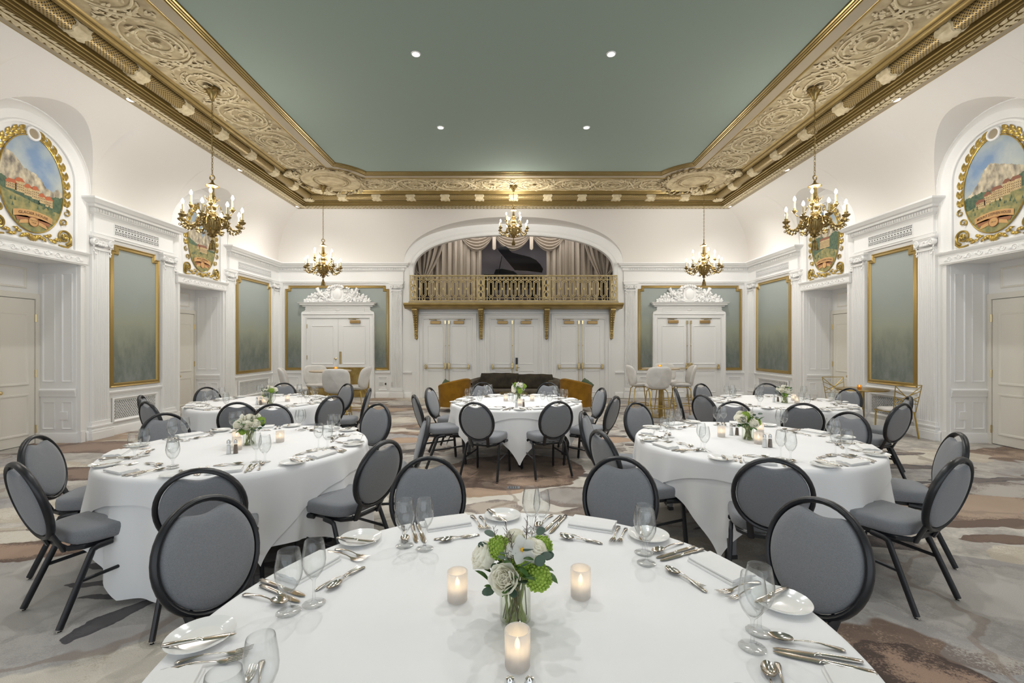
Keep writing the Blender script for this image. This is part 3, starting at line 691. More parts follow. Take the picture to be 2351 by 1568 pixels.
# --- rear wall
AA, AZS, AB = 3.25, 4.0, 1.17           # outer cut of the rear arch
IA, IZS, IB = 2.98, 3.74, 1.09          # clear opening of the stage
mb = MB(WB)
A = rear_arch(IA, IZS, IB)
O = rear_arch(AA, AZS, AB)
n = len(A)
mb.add([(-7,0,0),(-IA,0,0),(-IA,0,IZS),(-AA,0,4.0),(-7,0,4.0)], [(0,1,2,3,4)])
mb.add([(7,0,0),(IA,0,0),(IA,0,IZS),(AA,0,4.0),(7,0,4.0)], [(4,3,2,1,0)])
mb.add([(x,0,z) for x, z in A]+[(x,0,z) for x, z in O], [(i, i+1, n+i+1, n+i) for i in range(n-1)])
mb.add([(-IA,0,0),(IA,0,0),(IA,0,2.72),(-IA,0,2.72)], [(0,1,2,3)])
struct(mb, 'wall_rear', M['white'], smooth=False)
cv = MB(WB)
def zl(u):
    if abs(u) >= AA: return 4.0
    return AZS+AB*(1-(abs(u)/AA)**2.35)**(1/2.35)
ul = set([-7, 7]); k = -7
while k < 7: ul.add(round(k,3)); k += 0.25
for x, z in O: ul.add(x*0.99999)
ul.add(-AA-1e-4); ul.add(AA+1e-4)
cove_strip(cv, sorted(ul), zl, True, True, -RW, RW)
O2 = [(AA, 4.0)]+rear_arch(AA, AZS, AB, 80)[1:-1]+[(-AA, 4.0)]
n = len(O2); cv.add([(x,0,z) for x, z in O2]+[(x, cove_d(z)+0.001, z) for x, z in O2], [(i, i+1, n+i+1, n+i) for i in range(n-1)])
struct(cv, 'trim_cove_rear', M['cove'], angle=50)
ar = MB(WB); A2 = ([(IA,2.82)]+rear_arch(IA, IZS, IB, 60)+[(-IA,2.82)])[::-1]
sweep2(ar, A2, [(0.0,-0.15),(0.0,0.0),(0.0,0.02),(0.02,0.03),(0.04,0.01),(0.10,0.012),(0.12,0.03),(0.14,0.03),(0.15,0.015),(0.26,0.015),(0.265,0.0)])
struct(ar, tname(), M['white'])
# stage box behind the arch
st = MB(WB)
for q in ([(-3.6,-0.15,2.72),(3.6,-0.15,2.72),(3.6,-2.6,2.72),(-3.6,-2.6,2.72)], [(-3.6,-2.6,2.7),(3.6,-2.6,2.7),(3.6,-2.6,5.4),(-3.6,-2.6,5.4)],
          [(-3.6,-0.15,2.7),(-3.6,-2.6,2.7),(-3.6,-2.6,5.4),(-3.6,-0.15,5.4)], [(3.6,-0.15,2.7),(3.6,-2.6,2.7),(3.6,-2.6,5.4),(3.6,-0.15,5.4)], [(-3.6,-0.15,5.4),(3.6,-0.15,5.4),(3.6,-2.6,5.4),(-3.6,-2.6,5.4)]):
    st.add(q, [(0,1,2,3)])
struct(st, 'wall_stage', M['stage_wall'], smooth=False)
inn = MB(WB)      # inside face of the wall around the stage opening
A3 = rear_arch(IA, IZS, IB); n = len(A3)
inn.add([(x,-0.15,z) for x, z in A3]+[(x*3.6/IA, -0.15, 5.4 if abs(x) < IA*0.98 else z) for x, z in A3], [(i, i+1, n+i+1, n+i) for i in range(n-1)])
inn.add([(-3.6,-0.15,2.7),(-IA,-0.15,2.7),(-IA,-0.15,IZS),(-3.6,-0.15,IZS)], [(0,1,2,3)]); inn.add([(3.6,-0.15,2.7),(IA,-0.15,2.7),(IA,-0.15,IZS),(3.6,-0.15,IZS)], [(0,1,2,3)])
inn.add([(-IA,0,2.72),(IA,0,2.72),(IA,-0.15,2.72),(-IA,-0.15,2.72)], [(0,1,2,3)])
struct(inn, 'wall_arch_inner', M['white'], smooth=False)

for s, (u0, u1) in ((-1, (-RW, -3.31)), (1, (3.31, RW))):
    e0, e1 = ('mitre','ret') if s == -1 else ('ret','mitre')
    en = MB(WB)
    for pr in (ENT_ARCH, ENT_FRIEZE, ENT_CROWN): mould(en, u0, u1, pr, e0, e1)
    k = u0+0.1
    while k < u1-0.03: en.box(k, k+0.03, 0.085, 0.115, 3.785, 3.835); k += 0.052
    struct(en, tname(), M['white'])
    # the pilaster beside the arch and the corner one
    x0, x1 = sorted((s*3.28, s*3.66)); pilaster(WB, x0, x1, tname())
    x0, x1 = sorted((s*6.84, s*6.995)); 
    cpm = MB(WB); cpm.box(x0, x1, 0, 0.045, 0, 3.40); struct(cpm, tname(), M['white'])
    sd = 'left' if s == -1 else 'right'
    x0, x1 = sorted((s*3.70, s*6.78)); wall_painting(WB, x0, x1, 0.82, 3.33, 'broad misty landscape in a gold frame behind the %s carved double door' % sd)
    bits = MB(WB); pn = MB(WB)
    for a, b in ((3.66, 4.10), (6.30, 6.84), (3.02, 3.28)):
        x0, x1 = sorted((s*a, s*b)); mould(bits, x0, x1, RAIL); mould(pn, x0, x1, BASEB)
        if b-a > 0.3: panel(bits, x0+0.08, x1-0.08, 0.22, 0.62, 0, 0.03, 0.02); panel(bits, x0+0.13, x1-0.13, 0.27, 0.57, 0, 0.015, 0.012)
    struct(bits, tname(), M['panel_white']); struct(pn, 'baseboard_rear_'+sd, M['white'])

# --- doors of the rear wall
def closer(u, z, parent, s=1, d=0.05):
    c = MB(WB); c.box(u-0.15, u+0.15, d, d+0.055, z-0.045, z+0.045)
    o = bevel(c.build('door_closer', M['closer_brass'], parent), 0.01, 2)
    a = MB(WB); a.tube([(u+s*0.02,d+0.03,z+0.05),(u+s*0.02,d+0.03,z+0.075),(u-s*0.17,d+0.05,z+0.085)], 0.009, 6); a.tube([(u-s*0.17,d+0.05,z+0.085),(u+s*0.14,d-0.01,z+0.09)], 0.008, 6)
    a.ball((u-s*0.17,d+0.05,z+0.085), 0.016, 8, 5); a.build('closer_arm', M['bronze'], o)
def panic_bar(u_hinge, u_meet, parent, d=0.05, rods=True):
    z = 0.885; sg = 1 if u_meet > u_hinge else -1
    b = MB(WB); b.tube([(u_hinge+sg*0.08,d+0.07,z),(u_meet-sg*0.05,d+0.07,z)], 0.012, 8); o = b.build('push_bar', M['brass'], parent)
    for u, w_, h in ((u_hinge+sg*0.07,0.032,0.08),(u_meet-sg*0.055,0.04,0.12)):
        e = MB(WB); P = [(u-w_,z-0.03),(u+w_,z-0.03),(u+w_,z+h),(u+w_*0.6,z+h+0.035),(u-w_*0.6,z+h+0.035),(u-w_,z+h)]
        e.prism(P, d, d+0.055, 'y'); e.box(u-w_*0.6,u+w_*0.6,d+0.05,d+0.085,z-0.03,z+0.04); bevel(e.build('bar_housing', M['brass'], o), 0.008, 2)
    if rods:
        u = u_meet-sg*0.055
        r = MB(WB); r.tube([(u,d+0.02,0.12),(u,d+0.02,2.26)], 0.008, 8, up=(1,0,0)); 
        for zz in (1.55, 0.5): r.ball((u,d+0.02,zz), 0.018, 8, 5)
        for zz in (2.24, 0.06): r.box(u-0.022,u+0.022,d,d+0.04,zz-0.05,zz+0.05)
        r.build('latch_rod', M['brass'], o)
def door_leaf(u0, u1, parent, d=0.02, brass=False, top=2.32):
    lf = MB(WB); lf.box(u0, u1, d-0.02, d+0.03, 0.012, top)
    mg = 0.13 if u1-u0 > 0.8 else 0.115
    panel(lf, u0+mg, u1-mg, 1.0, 2.14, d+0.03, 0.03, 0.014)
    if not brass: panel(lf, u0+mg, u1-mg, 0.17, 0.81, d+0.03, 0.03, 0.014)
    o = bevel(lf.build('door_leaf', M['white'], parent), 0.003, 1)
    if brass:
        k = MB(WB); k.box(u0+0.01, u1-0.005, d+0.03, d+0.034, 0.02, 0.905); k.build('kick_plate', M['brass_plate'], o)
    return o
for cx, kind in ((-1.965, 'bars'), (0.02, 'mixed'), (1.99, 'bars')):
    hw = 0.705; root = bpy.data.objects.new(dname(), None); COL.objects.link(root); root['kind'] = 'structure'
    f = MB(WB); P = [(cx-hw,0),(cx-hw,2.33),(cx+hw,2.33),(cx+hw,0)]
    sweep2(f, P, [(0,0),(0,0.04),(0.03,0.06),(0.05,0.045),(0.10,0.05),(0.12,0.075),(0.16,0.07),(0.17,0.03),(0.23,0.03),(0.24,0.0)])
    f.build('door_frame', M['white'], root)
    L1 = door_leaf(cx-hw, cx-0.003, root, 0.0); L2 = door_leaf(cx+0.003, cx+hw, root, 0.0)
    closer(cx-hw+0.36, 2.235, L1, 1, 0.03); closer(cx+hw-0.36, 2.235, L2, -1, 0.03)
    panic_bar(cx-hw, cx, L1, 0.03)
    if kind == 'bars': panic_bar(cx+hw, cx, L2, 0.03)
    else:
        h = MB(WB); h.box(cx+0.045, cx+0.105, 0.03, 0.045, 0.80, 1.0); lo = h.build('lock_plate', M['brass'], L2)
        h = MB(WB); h.tube([(cx+0.07,0.045,0.90),(cx+0.07,0.085,0.90),(cx+0.16,0.085,0.90)], 0.010, 8); h.build('lever_handle', M['brass'], lo)
        h = MB(WB); h.box(cx+0.04, cx+0.105, 0.03, 0.06, 0.99, 1.19); bevel(h.build('card_reader', M['plastic_dark'], L2), 0.01, 2)
def overdoor(cx, root):
    f = MB(WB); hw = 0.93; P = [(cx-hw,0),(cx-hw,2.36),(cx+hw,2.36),(cx+hw,0)]
    sweep2(f, P, [(0,0),(0,0.05),(0.03,0.065),(0.06,0.05),(0.10,0.055),(0.12,0.08),(0.145,0.08),(0.155,0.0)])
    f.build('door_frame', M['white'], root)
    h = MB(WB)
    h.prism([(cx-1.07,2.50),(cx+1.07,2.50),(cx+1.07,2.54),(cx+0.98,2.58),(cx+0.955,2.62),(cx+0.965,2.66),(cx+0.94,2.70),(cx-0.94,2.70),(cx-0.965,2.66),(cx-0.955,2.62),(cx-0.98,2.58),(cx-1.07,2.54)], 0, 0.07, 'y')
    panel(h, cx-0.8, cx+0.8, 2.54, 2.66, 0.07, 0.015, 0.01)
    mould(h, cx-0.94, cx+0.94, [(0,2.69),(0.09,2.70),(0.10,2.73),(0.15,2.745),(0.155,2.78),(0.19,2.80),(0.20,2.825),(0,2.83)], 'ret', 'ret')
    h.ball((cx,0.07,2.60), (0.07,0.02,0.035)); h.build('door_head', M['white'], root)
    # carved crest of shield, scrolls and leaves
    c = MB(WB); rnd = random.Random(int(cx*10)); zb = 2.82
    def top(x):
        x = abs(x)/0.96
        return zb+0.50*(1-x)**0.75+0.05 if x < 1 else zb
    c.prism([(cx+x, zb+(top(x)-zb)*0.86) for x in [i/14*0.96 for i in range(-14,15)]]+[(cx+0.96,zb),(cx-0.96,zb)][0:2], 0.0, 0.05, 'y')
    c.prism([(cx-0.17,zb+0.06),(cx+0.17,zb+0.06),(cx+0.20,zb+0.25),(cx+0.15,zb+0.42),(cx-0.15,zb+0.42),(cx-0.20,zb+0.25)], 0.05, 0.10, 'y')
    c.ball((cx,0.09,zb+0.24), (0.14,0.05,0.17), 16, 10)
    for s in (-1,1):
        c.spiral((cx+s*0.12,0.11,zb+0.43), (s,0,0), (0,0,1), 0.07, 0.01, 1.5, 0.018, n=24); c.spiral((cx+s*0.26,0.09,zb+0.14), (s,0,0), (0,0,1), 0.09, 0.012, 1.5, 0.018, a0=pi, n=24)
        c.spiral((cx+s*0.30,0.08,zb+0.34), (s,0,0), (0,0,1), 0.06, 0.01, 1.4, 0.015, n=20); c.spiral((cx+s*0.82,0.08,zb+0.07), (s,0,0), (0,0,1), 0.07, 0.01, 1.5, 0.02, a0=pi, n=20)
        c.tube([(cx+s*0.60,0.09,zb+0.42),(cx+s*0.52,0.10,zb+0.28),(cx+s*0.30,0.10,zb+0.10),(cx+s*0.12,0.10,zb+0.03)], [0.06,0.035,0.02,0.012], 10)    # horn
        for k in range(120):
            x = rnd.uniform(0.16, 0.93); z = zb+rnd.uniform(0.0, 1)*(top(x)-zb-0.04); a = rnd.uniform(0.2, 2.6)
            c.leaf((cx+s*x, 0.05+rnd.uniform(0,0.03), z), (s*cos(a),0.3,sin(a)), (0,1,0), rnd.uniform(0.07,0.13), rnd.uniform(0.04,0.07), 0.3)
        for k in range(30):
            x = rnd.uniform(0.2, 0.9); z = zb+rnd.uniform(0.05, 0.7)*(top(x)-zb); c.ball((cx+s*x,0.08,z), rnd.uniform(0.02,0.04), 8, 5)
    for k in range(9):
        a = pi*(k+.5)/9; c.leaf((cx+cos(a)*0.12,0.1,zb+0.44), (cos(a),0.1,sin(a)), (0,1,0), 0.10, 0.05, 0.3)
    c.build('carved_crest', M['white'], root)
for s in (-1, 1):
    cx = s*5.20; root = bpy.data.objects.new(dname(), None); COL.objects.link(root); root['kind'] = 'structure'
    overdoor(cx, root); hw = 0.93
    L1 = door_leaf(cx-hw, cx-0.003, root, 0.0, brass=(s == -1), top=2.35); L2 = door_leaf(cx+0.003, cx+hw, root, 0.0, brass=(s == -1), top=2.35)
    if s == -1:
        closer(cx+hw-0.42, 2.255, L2, 1, 0.03); knob(WB, cx-0.07, 0.03, 1.16, L1)
        p = MB(WB); p.box(cx+0.03, cx+0.10, 0.03, 0.036, 1.0, 1.37); p.build('push_plate', M['brass'], L2)
        for z in (1.2, 2.12): hinge(WB, cx-hw+0.005, 0.035, z, L1)
    else:
        closer(cx-hw+0.46, 2.255, L1, 1, 0.03); closer(cx+hw-0.46, 2.255, L2, -1, 0.03)
        panic_bar(cx-hw, cx, L1, 0.03); panic_bar(cx+hw, cx, L2, 0.03)

# --- gilded cornice and ceiling
def loop3(prof, mb, uv=False):
    """profile [(margin, z)] carried along the left, rear and right sides with mitred corners"""
    vs = []; fs = []; n = len(prof)
    for st_ in range(4):
        for m, z in prof:
            vs.append(((-RW+m, FRONT, z), (-RW+m, RY-m, z), (RW-m, RY-m, z), (RW-m, FRONT, z))[st_])
    for st_ in range(3):
        for j in range(n-1): fs.append((st_*n+j, (st_+1)*n+j, (st_+1)*n+j+1, st_*n+j+1))
    mb.add(vs, fs)
def gilded(prof, runner=loop3):
    """gilded moulding: the risers between the fillets get a darker gold, crevice shade put into the colour"""
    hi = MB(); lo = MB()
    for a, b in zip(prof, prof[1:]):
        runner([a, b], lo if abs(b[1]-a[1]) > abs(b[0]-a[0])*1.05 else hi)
    o = struct(hi, tname(), M['gold'], smooth=False); lo.build('painted_shade_riser', M['gold_shade'], o, smooth=False); return o
def pts3(m):
    return [(-RW+m, FRONT), (-RW+m, RY-m), (RW-m, RY-m), (RW-m, FRONT)]
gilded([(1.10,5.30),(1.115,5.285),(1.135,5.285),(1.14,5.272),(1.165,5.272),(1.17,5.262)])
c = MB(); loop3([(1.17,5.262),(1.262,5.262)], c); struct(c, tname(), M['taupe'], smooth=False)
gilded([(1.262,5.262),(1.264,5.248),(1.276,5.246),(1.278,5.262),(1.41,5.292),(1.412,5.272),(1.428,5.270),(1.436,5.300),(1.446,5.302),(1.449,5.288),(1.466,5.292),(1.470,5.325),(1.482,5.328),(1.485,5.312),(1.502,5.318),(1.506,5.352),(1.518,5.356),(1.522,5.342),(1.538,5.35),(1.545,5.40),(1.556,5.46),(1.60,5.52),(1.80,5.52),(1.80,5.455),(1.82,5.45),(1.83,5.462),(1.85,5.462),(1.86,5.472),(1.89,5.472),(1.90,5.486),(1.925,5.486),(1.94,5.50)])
c = MB(); loop3([(1.94,5.50),(2.83,5.50)], c); frieze = struct(c, tname(), M['frieze'], smooth=False)
# garland of overlapping leaves under the cornice
g = MB(); P = pts3(1.345); rnd = random.Random(3)
for a, b in zip(P, P[1:]):
    L_ = hypot(b[0]-a[0], b[1]-a[1]); dx, dy = (b[0]-a[0])/L_, (b[1]-a[1])/L_; k = 0.0
    while k < L_:
        if not (a[1]+dy*k < 1.0 and abs(dy) > 0.5):
            for s in (-1, 0, 1):
                g.leaf((a[0]+dx*k-dy*s*0.036, a[1]+dy*k+dx*s*0.036, 5.266-(0.010 if s == 0 else 0)), (dx-dy*s*0.45, dy+dx*s*0.45, 0), (0,0,-1), 0.125, 0.062, 0.12, 3)
        k += 0.095
struct(g, tname(), M['cream_relief'])
# lattice roll with leaf collars
g = MB(); P = [(x, y, 5.445) for x, y in pts3(1.665)]
for a, b in zip(P, P[1:]): g.tube([a, b], 0.105, 20, cap=False, uv=True)
roll = struct(g, tname(), M['lattice'])
def collar(x, y, ax):
    g = MB(); R = 0.118
    prof = [(-0.10,0.106),(-0.085,0.122),(-0.05,0.112),(0.0,0.128),(0.05,0.112),(0.085,0.124),(0.10,0.106)]
    Q = Matrix.Translation((x,y,5.445)) @ (Matrix.Rotation(pi/2, 4, 'Y') if ax == 'x' else Matrix.Rotation(-pi/2, 4, 'X'))
    vs = []; fs = []; n = 36
    for zz, r in prof:
        for k in range(n): 
            a = 2*pi*k/n; rr = r*(1+0.035*(1 if k % 3 == 0 else -0.4)); z2 = zz*(1+0.25*(1 if (k//3) % 2 else 0)); vs.append((rr*cos(a), rr*sin(a), z2))
    for i in range(len(prof)-1):
        for k in range(n): fs.append((i*n+k, i*n+(k+1)%n, (i+1)*n+(k+1)%n, (i+1)*n+k))
    g.M = Q; g.add(vs, fs); g.build('leaf_collar', M['cream_relief'], roll)
yy = RY-1.665-0.89
while yy > 1.0:
    collar(-5.335, yy, 'y'); collar(5.335, yy, 'y'); yy -= 0.905
for k in range(-5, 6): collar(k*0.889, RY-1.665, 'x')
for s in (-1, 1):
    g = MB(); g.ball((s*5.335, RY-1.665, 5.445), (0.135,0.135,0.13), 20, 12)
    for k in range(14):
        a = 2*pi*k/14; g.leaf((s*5.335+0.05*cos(a), RY-1.665+0.05*sin(a), 5.32), (cos(a),sin(a),0.4), (0,0,-1), 0.11, 0.05, 0.1)
    g.build('corner_boss', M['cream_relief'], roll)

# inner frame of the ceiling with round bays at the rear corners
MC = (4.35, 10.86)               # centre of the right corner medallion (left is mirrored)
def inner_path(m, R):
    """left side, arc, rear side (to x = 0)"""
    x = -RW+m; y = RY-m; cx, cy = -MC[0], MC[1]
    y0 = cy - sqrt(max(0, R*R-(x-cx)**2)); x1 = cx + sqrt(max(0, R*R-(y-cy)**2))
    a0 = atan2(y0-cy, x-cx); a1 = atan2(y-cy, x1-cx); P = [(x, FRONT), (x, y0)]
    for i in range(1, 16): a = a0+(a1-a0)*i/16; P.append((cx+R*cos(a), cy+R*sin(a)))
    P.append((x1, y)); return P + [(-px, py) for px, py in P[::-1]]
def inner_strip(prof, mb):
    rows = [(inner_path(m, 1.02-(3.06-m)*0.95 if True else 0), z) for m, z in prof]; n = len(rows[0][0]); vs = []; fs = []
    for pts, z in rows: vs += [(x, y, z) for x, y in pts]
    for i in range(len(rows)-1):
        for j in range(n-1): fs.append((i*n+j, i*n+j+1, (i+1)*n+j+1, (i+1)*n+j))
    mb.add(vs, fs)
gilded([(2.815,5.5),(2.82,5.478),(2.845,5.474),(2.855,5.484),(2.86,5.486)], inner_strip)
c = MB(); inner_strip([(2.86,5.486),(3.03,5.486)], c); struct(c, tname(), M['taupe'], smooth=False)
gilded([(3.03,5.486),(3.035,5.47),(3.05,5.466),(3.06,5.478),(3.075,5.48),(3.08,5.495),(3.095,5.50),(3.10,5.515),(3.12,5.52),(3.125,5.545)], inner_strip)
P = inner_path(3.12, 1.02+0.06); c = MB(); c.add([(x, y, 5.54) for x, y in P], [tuple(range(len(P)))]); ceiling = struct(c, 'ceiling', M['green'], smooth=False)
c = MB(); 
for s in (-1,1): c.add([(s*(MC[0]+1.06*cos(2*pi*k/40)), MC[1]+1.06*sin(2*pi*k/40), 5.5005) for k in range(40)], [tuple(range(40))])
struct(c, tname(), M['frieze'], smooth=False)
c = MB(); c.add([(-7.4,FRONT,5.62),(7.4,FRONT,5.62),(7.4,RY+0.2,5.62),(-7.4,RY+0.2,5.62)], [(0,1,2,3)]); struct(c, 'ceiling_slab', M['dark'], smooth=False)

# scrolled relief along the frieze
def scroll_mesh(flip):
    g = MB(); s = flip
    X, Y = (1,0,0), (0,s,0)
    def sp(r0, r1, turns, tr, a0, sx=1.0):
        P = []; R = []
        for i in range(49):
            t = i/48; r = r0+(r1-r0)*t; a = a0+turns*2*pi*t
            P.append((cos(a)*r*1.12, s*sin(a)*r, -0.006)); R.append(tr*(1-0.45*t))
        g.tube(P, R, 6, up=(0,0,1))
    sp(0.385, 0.30, 0.92, 0.020, pi*1.05); sp(0.27, 0.05, 1.9, 0.017, pi*0.2); sp(0.20, 0.15, 0.7, 0.014, pi*1.2)
    rnd = random.Random(11+flip)
    for k in range(64):
        a = rnd.uniform(0, 2*pi); r = rnd.choice((0.385,0.36,0.27,0.22,0.17)); 
        g.leaf((cos(a)*r*1.12, s*sin(a)*r, -0.004), (cos(a+1.2), s*sin(a+1.2), 0), (0,0,-1), rnd.uniform(0.05,0.10), rnd.uniform(0.025,0.045), 0.22, 4)
    for k in range(12):
        a = 2*pi*k/12; g.leaf((cos(a)*0.012, sin(a)*0.012, -0.01), (cos(a), sin(a), -0.7), (0,0,-1), 0.065, 0.035, 0.15, 4)
    g.ball((0,0,-0.04), 0.025, 8, 5)
    for k in range(40):      # sprigs between two scrolls
        a = rnd.uniform(-1,1); x = 0.47+rnd.uniform(-0.05,0.05); g.leaf((x, a*0.36, -0.004), (rnd.uniform(-1,1), rnd.uniform(-1,1), 0), (0,0,-1), rnd.uniform(0.05,0.10), 0.035, 0.2, 4)
    g.tube([(0.30,0.26*s,-0.006),(0.42,0.12*s,-0.012),(0.50,-0.05*s,-0.012),(0.60,-0.26*s,-0.006)], [0.012,0.02,0.02,0.012], 6, up=(0,0,1))
    g.tube([(0.34,-0.28*s,-0.004),(0.46,-0.10*s,-0.008),(0.56,0.12*s,-0.004)], [0.010,0.016,0.010], 6, up=(0,0,1))
    return g
proto = {f: scroll_mesh(f).build('frieze_scroll', M['cream_relief'], frieze) for f in (1, -1)}
first = {1: True, -1: True}
def put_scroll(x, y, rz, f):
    if first[f]: o = proto[f]; first[f] = False
    else: o = proto[f].copy(); COL.objects.link(o); o.parent = frieze
    o.location = (x, y, 5.498); o.rotation_euler = (0,0,rz)
k = 0; yy = 9.75
while yy > 1.5:
    for s in (-1, 1): put_scroll(s*4.615, yy, pi/2, 1 if (k+(s > 0)) % 2 else -1)
    yy -= 0.965; k += 1
for i, x in enumerate((-3.36,-2.42,-1.46,-0.49,0.49,1.46,2.42,3.36)): put_scroll(x, RY-2.385, 0, 1 if i % 2 else -1)
# corner medallions with shell and cherub-like lumps
def medallion():
    g = MB(); g.lathe([(0,-0.015),(0.30,-0.015),(0.31,-0.04),(0.34,-0.045),(0.36,-0.02),(0.40,-0.02),(0.41,-0.035),(0.43,-0.03),(0.45,-0.005),(0.62,-0.03),(0.66,-0.045),(0.70,-0.03),(0.72,0.0)], 48, cap=False)
    for k in range(40): a = 2*pi*k/40; g.ball((0.385*cos(a),0.385*sin(a),-0.03), 0.016, 6, 4)
    rnd = random.Random(5)
    for k in range(80):
        a = 2*pi*k/80+rnd.uniform(-.05,.05); r = rnd.uniform(0.68,0.82)
        g.leaf((r*cos(a), r*sin(a), -0.01), (cos(a+rnd.uniform(0.5,1.7)), sin(a+rnd.uniform(0.5,1.7)), -0.25), (0,0,-1), rnd.uniform(0.10,0.18), 0.07, 0.3, 4)
    return g
def shell(x, y, dirx, diry, sc=1):
    g = MB(); rnd = random.Random(9)
    for k in range(13):
        a = atan2(diry, dirx)+radians(-80+160*k/12); g.tube([(x, y, 5.47),(x+cos(a)*0.16*sc, y+sin(a)*0.16*sc, 5.42),(x+cos(a)*0.30*sc, y+sin(a)*0.30*sc, 5.45)], [0.015,0.035,0.03], 6)
    for k in range(20): g.leaf((x+rnd.uniform(-.3,.3)*sc, y+rnd.uniform(-.15,.15)*sc, 5.48), (rnd.uniform(-1,1), rnd.uniform(-1,1), -0.5), (0,0,-1), 0.14, 0.06, 0.3, 4)
    return g
m_ = medallion()
for s in (-1, 1):
    mm = MB(Matrix.Translation((s*MC[0], MC[1], 5.50))); mm.add(m_.v, m_.f); mm.build('corner_medallion', M['frieze'], frieze)
    g = shell(s*4.72, 11.42, s*0.7, 0.7); g2 = shell(s*5.0, 10.35, s*1.0, -0.2, 0.6); g.add(g2.v, g2.f); g.build('shell_ornament', M['cream_relief'], frieze)

# recessed downlights: in the green ceiling and along the cornice
dn = ['front left', 'front right', 'rear left', 'rear right']
for i, (x, y) in enumerate(DOWN):
    b = MB(Matrix.Translation((x, y, 5.54))); b.lathe([(0.0,-0.003),(0.045,-0.003)], 20); o = b.build('downlight', M['spot'])
    tag(o, 'small lit downlight in the green ceiling, %s of the four' % dn[i], 'downlight', 'downlights in the green ceiling')
    r = MB(Matrix.Translation((x, y, 5.54))); r.lathe([(0.045,-0.004),(0.05,-0.012),(0.06,-0.010),(0.066,0.0)], 20); r.build('ring', M['white'], o)
k = 0; names = ['nearest the first chandelier', 'between the two chandeliers', 'by the rear corner']
for s, sd in ((-1,'left'),(1,'right')):
    for i, y in enumerate((6.85, 9.6, 12.15)):
        b = MB(Matrix.Translation((s*5.76, y, 5.262))); b.lathe([(0.0,-0.004),(0.04,-0.004),(0.05,-0.010),(0.055,0.0)], 16); o = b.build('cornice_light', emit('cornice_glow_%d%d' % (s+1, i), (1,0.98,0.95), 1.6))
        tag(o, 'small white round light in the %s gilded cornice, %s' % (sd, names[i]), 'light', 'small lights in the gilded cornice')
# ================================================================= MURALS, BALCONY, STAGE, CHANDELIERS
def text_mesh(txt, size):
    cu = bpy.data.curves.new('lettering', 'FONT'); cu.body = txt; cu.size = size; cu.align_x = 'CENTER'; cu.resolution_u = 2; cu.offset = size*0.012
    o = bpy.data.objects.new('lettering', cu); COL.objects.link(o); dg = bpy.context.evaluated_depsgraph_get()
    me = bpy.data.meshes.new_from_object(o.evaluated_get(dg)); v = [tuple(p.co) for p in me.vertices]; f = [tuple(p.vertices) for p in me.polygons]
    bpy.data.objects.remove(o); bpy.data.curves.remove(cu); bpy.data.meshes.remove(me); return v, f
M['sky'] = mat('painted_sky', (0.17,0.26,0.40), 0.6, var=(0.50,0.52,0.44), scale=2.2)
M['mountain'] = mat('painted_mountain', (0.62,0.54,0.38), 0.6, var=(0.13,0.115,0.10), scale=13, stretch=(1,1,0.55))
M['forest'] = mat('painted_forest', (0.035,0.075,0.05), 0.6, var=(0.10,0.15,0.08), scale=22)
M['meadow'] = mat('painted_meadow', (0.36,0.30,0.11), 0.6, var=(0.12,0.15,0.065), scale=12)
M['hotel_wall'] = mat('painted_hotel_wall', (0.56,0.43,0.22), 0.6, var=(0.42,0.29,0.14), scale=30)
M['hotel_roof'] = mat('painted_hotel_roof', (0.42,0.11,0.04), 0.6); M['lodge_roof'] = mat('painted_lodge_roof', (0.22,0.09,0.05), 0.6)
M['ribbon'] = mat('painted_ribbon', (0.60,0.36,0.14), 0.6, var=(0.50,0.27,0.10), scale=6); M['ribbon_dark'] = mat('painted_ribbon_fold', (0.30,0.12,0.05), 0.6)
M['ink'] = mat('painted_ink', (0.12,0.055,0.03), 0.7); M['window_ink'] = mat('painted_window', (0.11,0.075,0.05), 0.7)
OA, OB, OZ = 0.44, 0.69, 3.91
